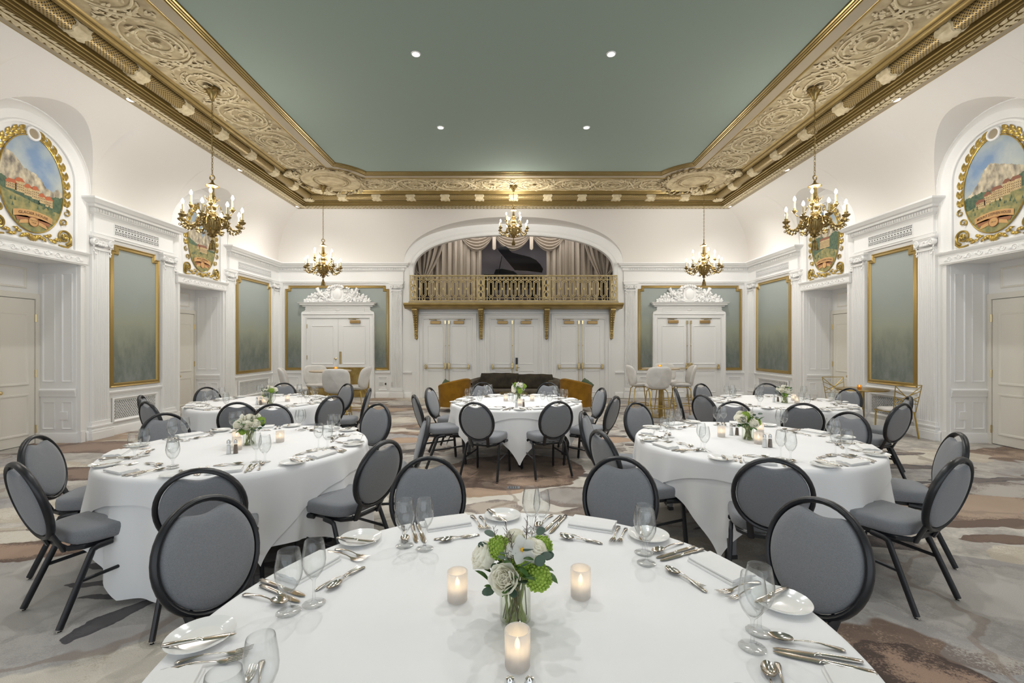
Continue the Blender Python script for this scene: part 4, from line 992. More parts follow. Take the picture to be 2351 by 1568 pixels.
def mural(Mx, nu, s, kind, lines, seal, label):
    root = thing('mural_medallion', label, 'mural', group='oval murals above the door recesses')
    Mm = Mx @ Matrix(((s,0,0,nu),(0,1,0,0),(0,0,1,0),(0,0,0,1)))
    rnd = random.Random(hash(kind) % 1000 if False else len(kind)*7+int(nu*10))
    def ell(x): return OB*sqrt(max(0, 1-(x/OA)**2))
    pnt = MB(Mm); pnt.add([(OA*cos(2*pi*k/72), 0.006, OZ+OB*sin(2*pi*k/72)) for k in range(72)], [tuple(range(72))]); pic = pnt.build('painting', M['sky'], root, smooth=False)
    def band(fn, d, m_, name, lo=None):
        b = MB(Mm); vs = []; fs = []; N_ = 60; xs = [-OA*0.985+2*OA*0.985*i/N_ for i in range(N_+1)]
        for x in xs:
            e = ell(x); t = min(OZ+e, OZ+fn(x)); bt = OZ-e if lo is None else max(OZ-e, OZ+lo(x)); t = max(t, bt+0.0005); vs += [(x,d,bt),(x,d,t)]
        for i in range(N_): fs.append((2*i,2*i+2,2*i+3,2*i+1))
        b.add(vs, fs); return b.build(name, m_, pic, smooth=False)
    def ridge(pts, j):
        def f(x):
            for (a, za), (b_, zb_) in zip(pts, pts[1:]):
                if a <= x <= b_:
                    t = (x-a)/(b_-a); return za+(zb_-za)*t+j*(sin(x*61)+sin(x*137+1))*0.5
            return pts[-1][1]
        return f
    if kind == 'glacier': mt = [(-0.45,0.42),(-0.25,0.34),(-0.12,0.20),(0.05,0.16),(0.12,0.10),(0.2,0.0),(0.3,-0.02),(0.36,0.05),(0.45,-0.02)]; fo = [(-0.45,0.02),(-0.1,-0.12),(0.2,-0.12),(0.45,-0.06)]
    elif kind == 'stephen': mt = [(-0.45,-0.12),(-0.3,0.0),(-0.2,0.14),(-0.14,0.27),(-0.05,0.33),(0.05,0.28),(0.2,0.22),(0.45,0.10)]; fo = [(-0.45,-0.10),(-0.2,-0.06),(0.1,-0.08),(0.3,0.0),(0.45,0.10)]
    elif kind == 'valley': mt = [(-0.45,0.30),(-0.2,0.38),(-0.05,0.20),(0.03,0.05),(0.12,0.22),(0.3,0.35),(0.45,0.25)]; fo = [(-0.45,0.0),(-0.2,-0.10),(0.05,-0.17),(0.45,-0.16)]
    else: mt = [(-0.45,0.25),(-0.2,0.33),(0.05,0.22),(0.25,0.36),(0.45,0.2)]; fo = [(-0.45,0.10),(-0.2,0.12),(0.1,0.05),(0.3,0.14),(0.45,0.1)]
    band(ridge(mt, 0.010), 0.008, M['mountain'], 'mountain'); band(ridge(fo, 0.012), 0.010, M['forest'], 'forest')
    md = {'glacier': [(-0.45,-0.16),(0,-0.26),(0.45,-0.34)], 'stephen': [(-0.45,-0.30),(0,-0.20),(0.45,-0.14)], 'valley': [(-0.45,-0.14),(0.45,-0.22)], 'lodge': [(-0.45,-0.3),(0,-0.16),(0.45,-0.3)]}[kind]
    band(ridge(md, 0.004), 0.012, M['meadow'], 'meadow')
    # buildings
    B = {'glacier': [(-0.36,-0.22,-0.14,0.07,0), (-0.24,-0.12,-0.15,0.13,1), (-0.12,-0.02,-0.17,0.10,1), (-0.02,0.08,-0.19,0.12,1), (0.08,0.17,-0.22,0.08,0), (0.17,0.28,-0.25,0.09,1)],
         'stephen': [(-0.26,-0.12,-0.28,0.07,0), (-0.14,-0.04,-0.25,0.12,2), (-0.04,0.12,-0.23,0.14,2), (0.12,0.22,-0.19,0.16,2), (0.22,0.36,-0.16,0.13,2)],
         'valley': [(-0.18,-0.08,-0.20,0.05,2), (-0.10,0.16,-0.25,0.10,2)], 'lodge': [(-0.16,0.16,-0.14,0.16,2)]}[kind]
    wl = MB(Mm); rf = MB(Mm); wn = MB(Mm)
    for x0, x1, z, h, r in B:
        wl.add([(x0,0.014,OZ+z-0.02),(x1,0.014,OZ+z-0.02),(x1,0.014,OZ+z+h),(x0,0.014,OZ+z+h)], [(0,1,2,3)])
        c_ = (x0+x1)/2; rf.add([(x0-0.012,0.015,OZ+z+h),(x1+0.012,0.015,OZ+z+h),(x1-0.03,0.015,OZ+z+h+0.05),(x0+0.03,0.015,OZ+z+h+0.05)], [(0,1,2,3)])
        rf.add([(x0,0.0155,OZ+z+h-0.01),(x0+0.06,0.0155,OZ+z+h-0.01),(x0+0.03,0.0155,OZ+z+h+0.045)], [(0,1,2)])
        nr = max(1, int(h/0.035)); nc = max(1, int((x1-x0)/0.022))
        for i in range(nr):
            for k in range(nc):
                x = x0+(k+.5)*(x1-x0)/nc; zz = OZ+z+0.008+i*0.033; wn.add([(x-0.0045,0.015,zz),(x+0.0045,0.015,zz),(x+0.0045,0.015,zz+0.017),(x-0.0045,0.015,zz+0.017)], [(0,1,2,3)])
    wl.build('painted_hotel', M['hotel_wall'], pic, smooth=False); rf.build('painted_roof', M['hotel_roof'] if kind == 'glacier' else M['lodge_roof'], pic, smooth=False); wn.build('painted_windows', M['window_ink'], pic, smooth=False)
    tr = MB(Mm)
    for k in range(16):
        x = rnd.uniform(-0.38,0.38); z = OZ-0.30-abs(x)*0.1+rnd.uniform(-0.06,0.05)
        if z < OZ-ell(x)+0.03 or z > OZ+0.2: continue
        h = rnd.uniform(0.03,0.07); tr.add([(x-h*0.22,0.0145,z),(x+h*0.22,0.0145,z),(x,0.0145,z+h)], [(0,1,2)])
    tr.build('painted_trees', M['forest'], pic, smooth=False)
    # ribbon: arc band, two back folds, tails and a round seal
    rb = MB(Mm); rd = MB(Mm); ra = 0.95
    def arc(x, z): return OZ+z-(x*x)*0.62
    xs = [-0.27+0.54*i/20 for i in range(21)]
    vs = []
    for x in xs: vs += [(x,0.019,arc(x,-0.475)),(x,0.019,arc(x,-0.385))]
    rb.add(vs, [(2*i,2*i+2,2*i+3,2*i+1) for i in range(20)])
    rd.add([(-0.27,0.018,arc(-0.27,-0.39)),(-0.22,0.018,arc(0.2,-0.55)),(-0.02,0.018,OZ-0.50),(-0.02,0.018,OZ-0.47),(-0.27,0.018,arc(-0.27,-0.475))], [(0,1,2,3,4)])
    rd.add([(0.27,0.018,arc(0.27,-0.39)),(0.22,0.018,arc(0.2,-0.55)),(0.02,0.018,OZ-0.50),(0.02,0.018,OZ-0.47),(0.27,0.018,arc(0.27,-0.475))], [(4,3,2,1,0)])
    for q in (-1,1): rb.add([(q*0.03,0.0175,OZ-0.52),(q*0.17,0.0175,OZ-0.545),(q*0.20,0.0175,OZ-0.615),(q*0.15,0.0175,OZ-0.60),(q*0.05,0.0175,OZ-0.57)], [(0,1,2,3,4)])
    rb.add([(0.065*cos(2*pi*k/24),0.021,OZ-0.545+0.065*sin(2*pi*k/24)) for k in range(24)], [tuple(range(24))])
    rd.tube([(0.067*cos(2*pi*k/24),0.021,OZ-0.545+0.067*sin(2*pi*k/24)) for k in range(24)], 0.005, 4, True, up=(0,1,0))
    r1 = rb.build('painted_ribbon', M['ribbon'], pic, smooth=False); rd.build('ribbon_fold', M['ribbon_dark'], r1, smooth=False)
    tx = MB(Mm)
    for i, ln in enumerate(lines):
        sz = 0.055 if len(lines) == 1 else 0.036
        v, f = text_mesh(ln, sz); w_ = max(p[0] for p in v)*2; k = min(1.0, 0.47/w_)
        zo = (-0.447 if len(lines) == 1 else (-0.425-0.04*i))
        tx.add([(p[0]*k, 0.0215, arc(p[0]*k, zo)+p[1]) for p in v], f)
    for i, ln in enumerate(seal):
        v, f = text_mesh(ln, 0.034 if len(ln) < 6 else 0.024); w_ = max(p[0] for p in v)*2; k = min(1.0, 0.10/w_)
        tx.add([(p[0]*k, 0.0225, OZ-0.553+(0.02 if len(seal) > 1 and i == 0 else (-0.02 if len(seal) > 1 else 0))+p[1]) for p in v], f)
    tx.build('lettering', M['ink'], r1, smooth=False)
    # gilt border: rim, leaves up both sides, corner scrolls, bottom spray, round boss on top
    g = MB(Mm); rim = [((OA+0.008)*cos(2*pi*k/72), 0.012, OZ+(OB+0.008)*sin(2*pi*k/72)) for k in range(72)]
    g.tube(rim, 0.009, 6, True, up=(0,1,0)); g.build('gilt_rim', M['gold_leaf'], root)
    for q in (-1, 1):
        g = MB(Mm)
        for k in range(9):
            a = radians(-14+k*10.4); e = 0.070
            for j in (-1, 1):
                x = (OA+e+0.012*j)*cos(a); z = OZ+(OB+e+0.012*j)*sin(a)
                if hypot(x, max(0, z-AZ)) > 0.60: x, z = x*0.96, z-0.01
                dx, dz = -sin(a)*OA*1.0, cos(a)*OB; g.leaf((q*x, 0.002, z), (q*(dx+j*0.16*cos(a)), 0, dz+j*0.14*sin(a)), (0,1,0), 0.135, 0.060, 0.07, 5)
        g.build('gilt_leafwork', M['gold_leaf'], root); g = MB(Mm)
        cx_, cz_ = q*0.46, OZ-0.66
        g.spiral((cx_,0.012,cz_), (q,0,0), (0,0,1), 0.115, 0.02, 1.9, 0.019, a0=-pi*0.4, n=40); g.spiral((cx_-q*0.0,0.012,cz_+0.22), (-q,0,0), (0,0,1), 0.06, 0.012, 1.3, 0.013, a0=-pi*0.3, n=24)
        g.spiral((q*0.50,0.012,OZ-0.28), (-q,0,0), (0,0,1), 0.055, 0.012, 1.2, 0.012, a0=pi*0.5, n=24)
        g.tube([(q*0.38,0.01,OZ-0.80),(q*0.50,0.014,OZ-0.815),(q*0.57,0.012,OZ-0.76),(q*0.58,0.01,OZ-0.66)], [0.012,0.02,0.016,0.008], 6, up=(0,1,0))
        for k in range(8): a = 2*pi*k/8; g.leaf((cx_,0.016,cz_), (cos(a),0,sin(a)), (0,1,0), 0.055, 0.035, 0.3, 4)
        g.build('gilt_scroll', M['gold_leaf'], root); g = MB(Mm)
        for k in range(9): g.leaf((q*(0.04+k*0.036), 0.008, OZ-0.735-0.035*sin(k*1.3)), (q, 0, -0.15+0.5*sin(k*2.1)), (0,1,0), 0.095, 0.048, 0.22, 4)
        g.build('gilt_spray', M['gold_leaf'], root)
    g = MB(Mm)
    for k in range(9): a = pi+pi*k/8; g.leaf((0,0.01,OZ-0.75), (cos(a),0,sin(a)*0.8), (0,1,0), 0.085, 0.05, 0.25, 4)
    g.build('gilt_palmette', M['gold_leaf'], root)
    g = MB(Mm @ Matrix.Translation((0,0.0,OZ+0.735)) @ Matrix.Rotation(-pi/2, 4, 'X')); g.lathe([(0.068,0.022),(0.072,0.035),(0.085,0.038),(0.098,0.03),(0.104,0.0)], 28); bo = g.build('boss_ring', M['white'], root)
    g = MB(Mm @ Matrix.Translation((0,0.0,OZ+0.735)) @ Matrix.Rotation(-pi/2, 4, 'X')); g.lathe([(0,0.022),(0.068,0.022)], 28); g.build('boss_face', M['taupe'], bo)
mural(WL, NICHE_U[1], 1, 'glacier', ['GLACIER HOUSE'], ['Improved', '1924'], 'oval mountain mural with a red-roofed hotel and a ribbon reading GLACIER HOUSE')
mural(WR, NICHE_U[1], -1, 'stephen', ['MOUNT STEPHEN HOUSE'], ['1901-63'], 'oval mural of a snowy peak over brown hotel with ribbon reading MOUNT STEPHEN HOUSE')
mural(WL, NICHE_U[0], 1, 'valley', ['MOUNT ASSINIBOINE', 'LODGE'], [], 'oval mural of a small brown chalet in a green valley, behind the left chandelier')
mural(WR, NICHE_U[0], -1, 'lodge', ["LAKE O'HARA LODGE"], [], 'oval mural of a timber lodge among dark trees, behind the right chandelier')

# --- balcony: ledge, brackets, railing
BW, BD = 3.13, 0.55
b = MB(WB); mould(b, -3.15, 3.15, [(0,2.62),(BD-0.20,2.62),(BD-0.16,2.645),(BD-0.10,2.66),(BD-0.08,2.70),(BD-0.01,2.715),(BD,2.745),(BD,2.775),(0,2.775)], 'flat', 'flat')
ledge = b.build('balcony_ledge', M['gold']); ledge['kind'] = 'structure'
b = MB(WB); b.box(-3.02, 3.02, 0, BD-0.10, 2.775, 2.82); b.build('ledge_step', M['taupe'], ledge)
def railing_section(u0, u1, z0, z1, n):
    g = MB(WB); D = BD-0.16; t = 0.010
    def bar(a, c_, r=0.011): g.tube([(a[0],D,a[1]),(c_[0],D,c_[1])], r, 6, up=(0,1,0))
    zt = z1-0.10; zb = z0+0.075
    bar((u0,z0),(u1,z0)); bar((u0,zb),(u1,zb)); bar((u0,zt),(u1,zt)); bar((u0,z1),(u1,z1), 0.014)
    for u in (u0+0.03, u0+0.10, u1-0.03, u1-0.10): bar((u,z0),(u,z1))
    W_ = (u1-u0-0.20); st_ = W_/n
    for k in range(n):
        c_ = u0+0.10+(k+.5)*st_
        for r, e in ((st_*0.37, 0.012), (st_*0.20, 0.011)):
            zz0 = zb+0.03+(st_*0.37-r)+r+0.0; zz1 = zt-0.03-(st_*0.37-r)-r; P = []
            for i in range(9): a = pi*i/8; P.append((c_+r*cos(a), D, zz1+r*sin(a)))
            for i in range(9): a = pi+pi*i/8; P.append((c_+r*cos(a), D, zz0+r*sin(a)))
            g.tube(P, e, 5, True, up=(0,1,0))
        g.tube([(c_-st_*0.5, D, zt-0.005),(c_-st_*0.25,D,zt-0.05),(c_,D,zt-0.02),(c_+st_*0.25,D,zt-0.05),(c_+st_*0.5,D,zt-0.005)], 0.008, 5, up=(0,1,0))
        g.box(c_-0.025, c_+0.025, D-0.008, D+0.008, z0, z0+0.02); g.box(c_-0.045, c_-0.03, D-0.008, D+0.008, z0, zb); g.box(c_+0.03, c_+0.045, D-0.008, D+0.008, z0, zb)
        for j in (-0.25, 0.25): g.spiral((c_+j*st_, D, (zt+z1)/2), (1 if j > 0 else -1,0,0), (0,0,1), 0.036, 0.008, 1.2, 0.007, a0=pi, n=14, k=5)
        g.tube([(c_-0.5*st_,D,zt),(c_-0.1*st_,D,z1-0.02)], 0.006, 4, up=(0,1,0)); g.tube([(c_+0.5*st_,D,zt),(c_+0.1*st_,D,z1-0.02)], 0.006, 4, up=(0,1,0))
    zc = (zb+zt)/2
    for k in range(n+1):
        c_ = u0+0.10+k*st_; g.box(c_-0.024, c_+0.024, D-0.014, D+0.014, zc-0.028, zc+0.028); bar((c_-st_*0.13,zc+0.02),(c_+st_*0.13,zc+0.02),0.007); bar((c_-st_*0.13,zc-0.02),(c_+st_*0.13,zc-0.02),0.007)
    return g
rail = thing('balcony_railing', 'gilded openwork railing along the balcony above the three double doors', 'railing')
RZ0, RZ1 = 2.83, 3.57
for u0, u1 in ((-2.81,-1.03),(-0.86,0.86),(1.03,2.81)): railing_section(u0, u1, RZ0+0.02, RZ1-0.02, 7).build('railing_panel', M['rail_gold'], rail)
for u in (-2.90, -0.945, 0.945, 2.90):
    g = MB(WB); D = BD-0.16
    for du in (-0.085, 0.085): g.box(u+du-0.012, u+du+0.012, D-0.02, D+0.02, RZ0, RZ1)
    for z in (RZ0+0.01, RZ0+0.085, RZ1-0.10, RZ1-0.01): g.box(u-0.085, u+0.085, D-0.02, D+0.02, z-0.01, z+0.01)
    for k in range(3):
        zc = RZ0+0.185+k*0.18; g.tube([(u+0.052*cos(2*pi*i/18),D,zc+0.082*sin(2*pi*i/18)) for i in range(18)], 0.021, 6, True, up=(0,1,0))
        for s in (-1,1): g.leaf((u+s*0.06,D+0.012,zc-0.09), (s*0.1,0,1), (0,1,0), 0.07, 0.035, 0.1, 3)
    for z in (RZ0+0.047, RZ1-0.055): g.tube([(u+0.05*cos(2*pi*i/12),D,z+0.022*sin(2*pi*i/12)) for i in range(12)], 0.011, 5, True, up=(0,1,0))
    g.build('railing_post', M['rail_gold'], rail)
g = MB(WB); g.box(-2.99, 2.99, BD-0.20, BD-0.12, RZ1-0.008, RZ1+0.012); g.build('handrail', M['rail_gold'], rail)
g = MB(WB); g.box(-2.99, 2.99, BD-0.19, BD-0.13, RZ0-0.01, RZ0+0.008); g.build('bottom_rail', M['rail_gold'], rail)
for i, u in enumerate((-2.88,-0.955,0.975,2.90)):
    g = MB(WB); P = []
    # S-shaped console: side outline in (depth, z)
    sec = [(0,2.62),(0.34,2.62),(0.34,2.58),(0.26,2.54),(0.20,2.44),(0.15,2.28),(0.11,2.10),(0.085,1.95),(0.11,1.90),(0.115,1.86),(0.09,1.82),(0.10,1.79),(0.09,1.755),(0.05,1.74),(0.03,1.765),(0,1.78)]
    n = len(sec); wt = [0.075 if z > 2.5 else (0.075-(2.5-z)*0.05) for d, z in sec]
    vs = [(u-w_, d, z) for (d, z), w_ in zip(sec, wt)]+[(u+w_, d, z) for (d, z), w_ in zip(sec, wt)]
    g.add(vs, [tuple(range(n)), tuple(range(n,2*n))[::-1]]+[(k,n+k,n+(k+1)%n,(k+1)%n) for k in range(n)])
    for k in range(9):
        z = 2.50-k*0.07; d = 0.235-k*0.018
        for s in (-1,1): g.leaf((u+s*0.01,d,z), (s*0.5,0.1,0.8), (0,1,0.3), 0.075, 0.035, 0.2, 4)
    g.spiral((u,0.12,1.875), (0,1,0), (0,0,1), 0.04, 0.01, 1.3, 0.012, n=16); g.ball((u,0.09,1.83), (0.045,0.03,0.03)); g.ball((u,0.06,1.755), (0.03,0.04,0.03))
    o = g.build('bracket', M['gold'], ledge)

# --- stage curtains and swags
def curtain(u0, u1, ztop, zbot, d0, folds, label, shift=None):
    g = MB(WB)
    def fn(s, t):
        u = u0+(u1-u0)*s; zt = ztop(u); z = zt+(zbot-zt)*t
        if shift: u, z = shift(u, z, s, t)
        a = s*folds*2*pi; return (u+0.02*sin(a*2+1), d0+0.055*sin(a)+0.02*sin(a*2.3+t), z)
    g.grid(fn, int(folds*14), 10); o = g.build('stage_curtain', M['curtain']); tag(o, label, 'curtain', 'stage curtains'); sol = o.modifiers.new('cloth', 'SOLIDIFY'); sol.thickness = 0.006; return o
def atop(u, m=0.27):
    x = min(1, abs(u)/(IA+0.10)); return IZS+IB*max(0, 1-x**2.35)**(1/2.35)+m
for s, sd in ((-1,'left'),(1,'right')):
    curtain(s*2.65, s*1.02, lambda u: atop(u), 2.73, -0.75, 8.5, 'straight hanging beige stage curtain on the %s side of the piano' % sd)
    def sh(u, z, a, t, s=s):
        # gathered towards the tie at the jamb
        zt = 3.62; q = min(1, max(0, (atop(u)-z)/(atop(u)-zt))); k = q**1.6
        return (u*(1-k)+(s*(2.66+0.25*a))*k, z)
    curtain(s*2.15, s*3.25, lambda u: atop(u), 3.60, -0.52, 6, 'beige stage curtain drawn aside to the %s jamb' % sd, sh)
    t = MB(WB); t.tube([(s*3.0,-0.42,3.86),(s*2.85,-0.40,3.72),(s*2.64,-0.42,3.60)], 0.012, 6); o = t.build('curtain_tieback', M['curtain']); tag(o, 'thin cord holding the drawn-aside curtain at the %s jamb' % sd, 'tieback', 'curtain tiebacks')
for i, (x0, x1, lab) in enumerate(((-1.62,-0.62,'left of the three, above the curtain edge'),(-0.62,0.56,'middle of the three, above the piano lid'),(0.56,1.58,'right of the three, beside the piano lid'))):
    g = MB(WB); rnd = random.Random(i)
    def fn(a, t):
        q = 1-(2*a-1)**2; u = x0+(x1-x0)*a; zt = atop(u, 0.29); sag = (0.10+0.34*t)*q if i == 1 else (0.06+0.36*t)*q
        zz = zt - t*0.12 - sag*1.0 - 0.05*q
        return (u, -0.68+0.05*sin(t*30+sin(a*5)*0.8)*q+0.03*q, zz)
    g.grid(fn, 30, 60); o = g.build('curtain_swag', M['curtain']); tag(o, 'beige swag, '+lab, 'swag', 'draped swags over the stage')
for i, x in enumerate((-0.60, 0.555)):
    g = MB(WB); z = atop(x, 0.15)+0.0; P = [(x-0.055,z),(x+0.055,z),(x+0.055,z-0.42),(x+0.02,z-0.46),(x-0.02,z-0.46),(x-0.055,z-0.42)]; g.prism(P, -0.61, -0.58, 'y')
    o = bevel(g.build('swag_tab', M['curtain']), 0.008, 2); tag(o, 'flat beige tab between two swags, %s' % ('left of the piano lid' if i == 0 else 'above the middle of the lid'), 'tab', 'tabs between the swags')

# --- grand piano on the stage, behind the railing
pn = thing('grand_piano', 'black grand piano with raised lid on the stage behind the railing', 'piano')
PZ = 2.72; YD = -0.95
def pxs(x, dep): return (x-CX)*(RY-dep)/F
def pzs(y, dep): return CAMZ-(y-HY)*(RY-dep)/F
body = [(-0.90,-0.15),(-0.90,-1.55),(-0.55,-1.62),(0.0,-1.5),(0.4,-1.2),(0.75,-0.95),(0.90,-0.65),(0.85,-0.35),(0.55,-0.18),(0.0,-0.15)]
g = MB(WB); g.prism(body, PZ+0.66, PZ+0.98, 'z'); bevel(g.build('case', M['lacquer'], pn), 0.02, 3)
lid = [(1140.2,570),(1161.6,565),(1170,574.5),(1175,579.3),(1192,584),(1216,589.5),(1231,597),(1241,607.5),(1247,617.5),(1244.5,626),(1210,622),(1182,620.5)]
def lp(x, y, e):
    # tilted plane: low edge near the case, high edge further back
    t = (622-y)/57; dep = -0.35-0.20*t-e; return (pxs(x, dep), dep, pzs(y, dep))
g = MB(WB); n = len(lid); g.add([lp(x,y,0) for x,y in lid]+[lp(x,y,0.04) for x,y in lid], [tuple(range(n)), tuple(range(n,2*n))[::-1]]+[(k,n+k,n+(k+1)%n,(k+1)%n) for k in range(n)]); g.build('lid', M['lacquer'], pn, smooth=False)
g = MB(WB); g.tube([(pxs(1143,-0.3),-0.3,PZ+0.95),(pxs(1152.5,-0.45),-0.45,pzs(588,-0.45))], 0.013, 8); g.build('prop_stick', M['lacquer'], pn)
dsk = [(-0.62,PZ+0.98),(-0.55,PZ+1.17),(-0.35,PZ+1.19),(0.0,PZ+1.12),(0.18,PZ+0.98)]
g = MB(WB); g.prism(dsk, -0.5, -0.47, 'y'); g.build('music_desk', M['lacquer'], pn)
for x, y in ((-0.76,-0.3),(-0.76,-1.4),(0.62,-0.6)):
    g = MB(WB @ Matrix.Translation((x,y,PZ))); g.lathe([(0.03,0.0),(0.03,0.05),(0.045,0.07),(0.04,0.2),(0.07,0.45),(0.08,0.6),(0.08,0.67)], 12); g.build('leg', M['lacquer'], pn)
g = MB(WB); g.box(-0.16,0.16,-0.8,-0.72,PZ+0.12,PZ+0.2); g.box(-0.12,-0.09,-0.78,-0.74,PZ+0.2,PZ+0.67); g.box(0.09,0.12,-0.78,-0.74,PZ+0.2,PZ+0.67); g.build('pedal_lyre', M['lacquer'], pn)
g = MB(WB); g.box(-0.35,0.42,-0.50,-0.46,PZ+0.42,PZ+0.52); g.box(-0.32,-0.28,-0.50,-0.46,PZ+0.0,PZ+0.42); g.box(0.35,0.39,-0.50,-0.46,PZ+0.0,PZ+0.42); g.box(-0.35,0.42,-0.5,-0.2,PZ+0.48,PZ+0.53)
sc = thing('wall_sconce', 'small brass wall sconce behind the raised piano lid', 'sconce'); g = MB(WB); g.box(-0.40,-0.37,-2.58,-2.55,PZ+1.18,PZ+1.34); g.build('backplate', M['bronze'], sc)
g = MB(WB); g.ball((-0.385,-2.53,PZ+1.2),(0.03,0.03,0.04)); g.build('cup', M['bronze'], sc)

# --- chandeliers
def chandelier(H):
    root = thing('chandelier', 'x', 'chandelier', group='bronze candle chandeliers')
    g = MB(); g.lathe([(r,H-1.72+z) for r, z in ((0.0,1.72),(0.10,1.715),(0.105,1.69),(0.075,1.66),(0.06,1.62),(0.035,1.58),(0.03,1.55),(0.012,1.53),(0,1.52))], 20)
    for k in range(8): a = 2*pi*k/8; g.leaf((0.06*cos(a),0.06*sin(a),H-0.02), (cos(a),sin(a),-0.6), (0,0,-1), 0.09, 0.05, 0.2, 4)
    g.build('ceiling_canopy', M['bronze'], root)
    g = MB(); z = H-0.19; i = 0
    while z > 0.40:
        P = []
        for k in range(10):
            a = 2*pi*k/10; u = 0.011*cos(a); w_ = 0.027*sin(a); P.append((u,0,z-0.027+w_) if i % 2 else (0,u,z-0.027+w_))
        g.tube(P, 0.0042, 5, True, up=(0,1,0) if i % 2 else (1,0,0)); z -= 0.044; i += 1
    g.build('chain', M['bronze'], root)
    g = MB(); g.tube([(0.036*cos(2*pi*k/18),0,0.355+0.036*sin(2*pi*k/18)) for k in range(18)], 0.009, 8, True, up=(0,1,0)); g.build('ring', M['bronze'], root)
    g = MB(); g.lathe([(0,0.32),(0.015,0.31),(0.02,0.28),(0.05,0.255),(0.09,0.235),(0.095,0.225),(0.085,0.215),(0.03,0.20),(0.028,0.15),(0.036,0.08),(0.04,0.05),(0.055,0.03),(0.058,0.0),(0.045,-0.03),(0.038,-0.05),(0.05,-0.07),
        (0.065,-0.09),(0.06,-0.12),(0.04,-0.14),(0.055,-0.17),(0.062,-0.20),(0.05,-0.23),(0.07,-0.25),(0.11,-0.265),(0.125,-0.285),(0.125,-0.31),(0.118,-0.33),(0.120,-0.37),(0.11,-0.41),(0.085,-0.45),(0.065,-0.47),(0.04,-0.50),(0.02,-0.515),(0.035,-0.53),(0.04,-0.545),(0.015,-0.56),(0.014,-0.60),(0,-0.61)], 28)
    for k in range(28): a = 2*pi*k/28; g.tube([(0.121*cos(a),0.121*sin(a),-0.33),(0.118*cos(a),0.118*sin(a),-0.38),(0.088*cos(a),0.088*sin(a),-0.45)], [0.008,0.009,0.005], 5)
    for k in range(8): a = 2*pi*k/8+0.2; g.leaf((0.09*cos(a),0.09*sin(a),-0.47), (cos(a),sin(a),-0.2), (0,0,-1), 0.08, 0.05, 0.35, 4); g.leaf((0.05*cos(a),0.05*sin(a),0.0), (cos(a),sin(a),1.2), (cos(a),sin(a),0), 0.08, 0.035, 0.2, 4)
    g.build('body', M['bronze'], root)
    g = MB(); g.lathe([(0,-0.60),(0.02,-0.605),(0.028,-0.62),(0.022,-0.635),(0.032,-0.645),(0.042,-0.69),(0.05,-0.745),(0,-0.745)], 18)
    for k in range(18): a = 2*pi*k/18; g.tube([(0.03*cos(a),0.03*sin(a),-0.645),(0.05*cos(a),0.05*sin(a),-0.75)], 0.005, 4)
    g.build('tassel', M['bronze'], root)
    def arm(R, z0, zc, low, ch, n_leaf, big, a):
        rot = Matrix.Rotation(a, 4, 'Z'); g = MB(rot)
        P = [(0.10 if big else 0.05,0,z0),(0.14 if big else 0.07,0,z0+0.045),(0.19 if big else 0.10,0,z0+0.02),(0.22 if big else 0.13,0,z0-0.06),(0.27 if big else 0.17,0,low),(R-0.07,0,low-0.01),(R-0.015,0,low+0.035),(R,0,zc-0.02)]
        # smooth the path
        Q = []
        for i in range(len(P)-1):
            p0 = P[max(0,i-1)]; p1 = P[i]; p2 = P[i+1]; p3 = P[min(len(P)-1,i+2)]
            for t in (0,0.33,0.66):
                Q.append(tuple(0.5*((2*p1[c])+(-p0[c]+p2[c])*t+(2*p0[c]-5*p1[c]+4*p2[c]-p3[c])*t*t+(-p0[c]+3*p1[c]-3*p2[c]+p3[c])*t**3) for c in range(3)))
        Q.append(P[-1]); tr = 0.013 if big else 0.007
        g.tube(Q, [tr*(1.25-0.5*i/len(Q)) for i in range(len(Q))], 7, up=(0,1,0))
        for i in range(2, len(Q)-2, 2 if big else 3):
            q = Q[i]; nx = Q[i+1]; d = (nx[0]-q[0], 0, nx[2]-q[2])
            for s in (-1, 1): g.leaf(q, (d[0], s*0.02, d[2]-0.02), (d[2], s*0.3, -d[0]), 0.055 if big else 0.03, 0.03 if big else 0.016, 0.35, 4)
        if big:
            g.spiral((0.155,0,z0-0.0), (1,0,0), (0,0,1), 0.032, 0.008, 1.2, 0.009, n=16); g.spiral((R+0.02,0,zc-0.075), (1,0,0), (0,0,1), 0.022, 0.006, 1.2, 0.007, a0=pi, n=14)
        o = g.build('arm', M['bronze'], root); k = 1.0 if big else 0.72
        g = MB(Matrix.Translation((R*cos(a),R*sin(a),0))); g.lathe([(0.012,zc-0.035),(0.03*k,zc-0.025),(0.05*k,zc-0.008),(0.055*k,zc+0.004),(0.045*k,zc+0.012),(0.022*k,zc+0.014),(0.026*k,zc+0.03),(0.028*k,zc+0.045),(0.018*k,zc+0.047)], 16); g.build('candle_cup', M['bronze'], o)
        g = MB(Matrix.Translation((R*cos(a),R*sin(a),0))); g.lathe([(0.0135,zc+0.04),(0.0135,zc+0.04+ch),(0.0,zc+0.042+ch)], 12); g.build('candle_sleeve', M['ivory'], o)
        g = MB(Matrix.Translation((R*cos(a),R*sin(a),0))); g.lathe([(0.006,zc+0.04+ch),(0.016,zc+0.055+ch),(0.021,zc+0.072+ch),(0.016,zc+0.093+ch),(0.006,zc+0.114+ch),(0,zc+0.122+ch)], 12); g.build('bulb', M['bulb'], o)
    for k in range(8): arm(0.405, -0.30, -0.305, -0.42, 0.115, 0, True, 2*pi*k/8+0.28)
    for k in range(4): arm(0.265, -0.10, -0.105, -0.20, 0.115, 0, False, 2*pi*k/4+0.51)
    index_kids(root); return root
ch0 = chandelier(1.72)
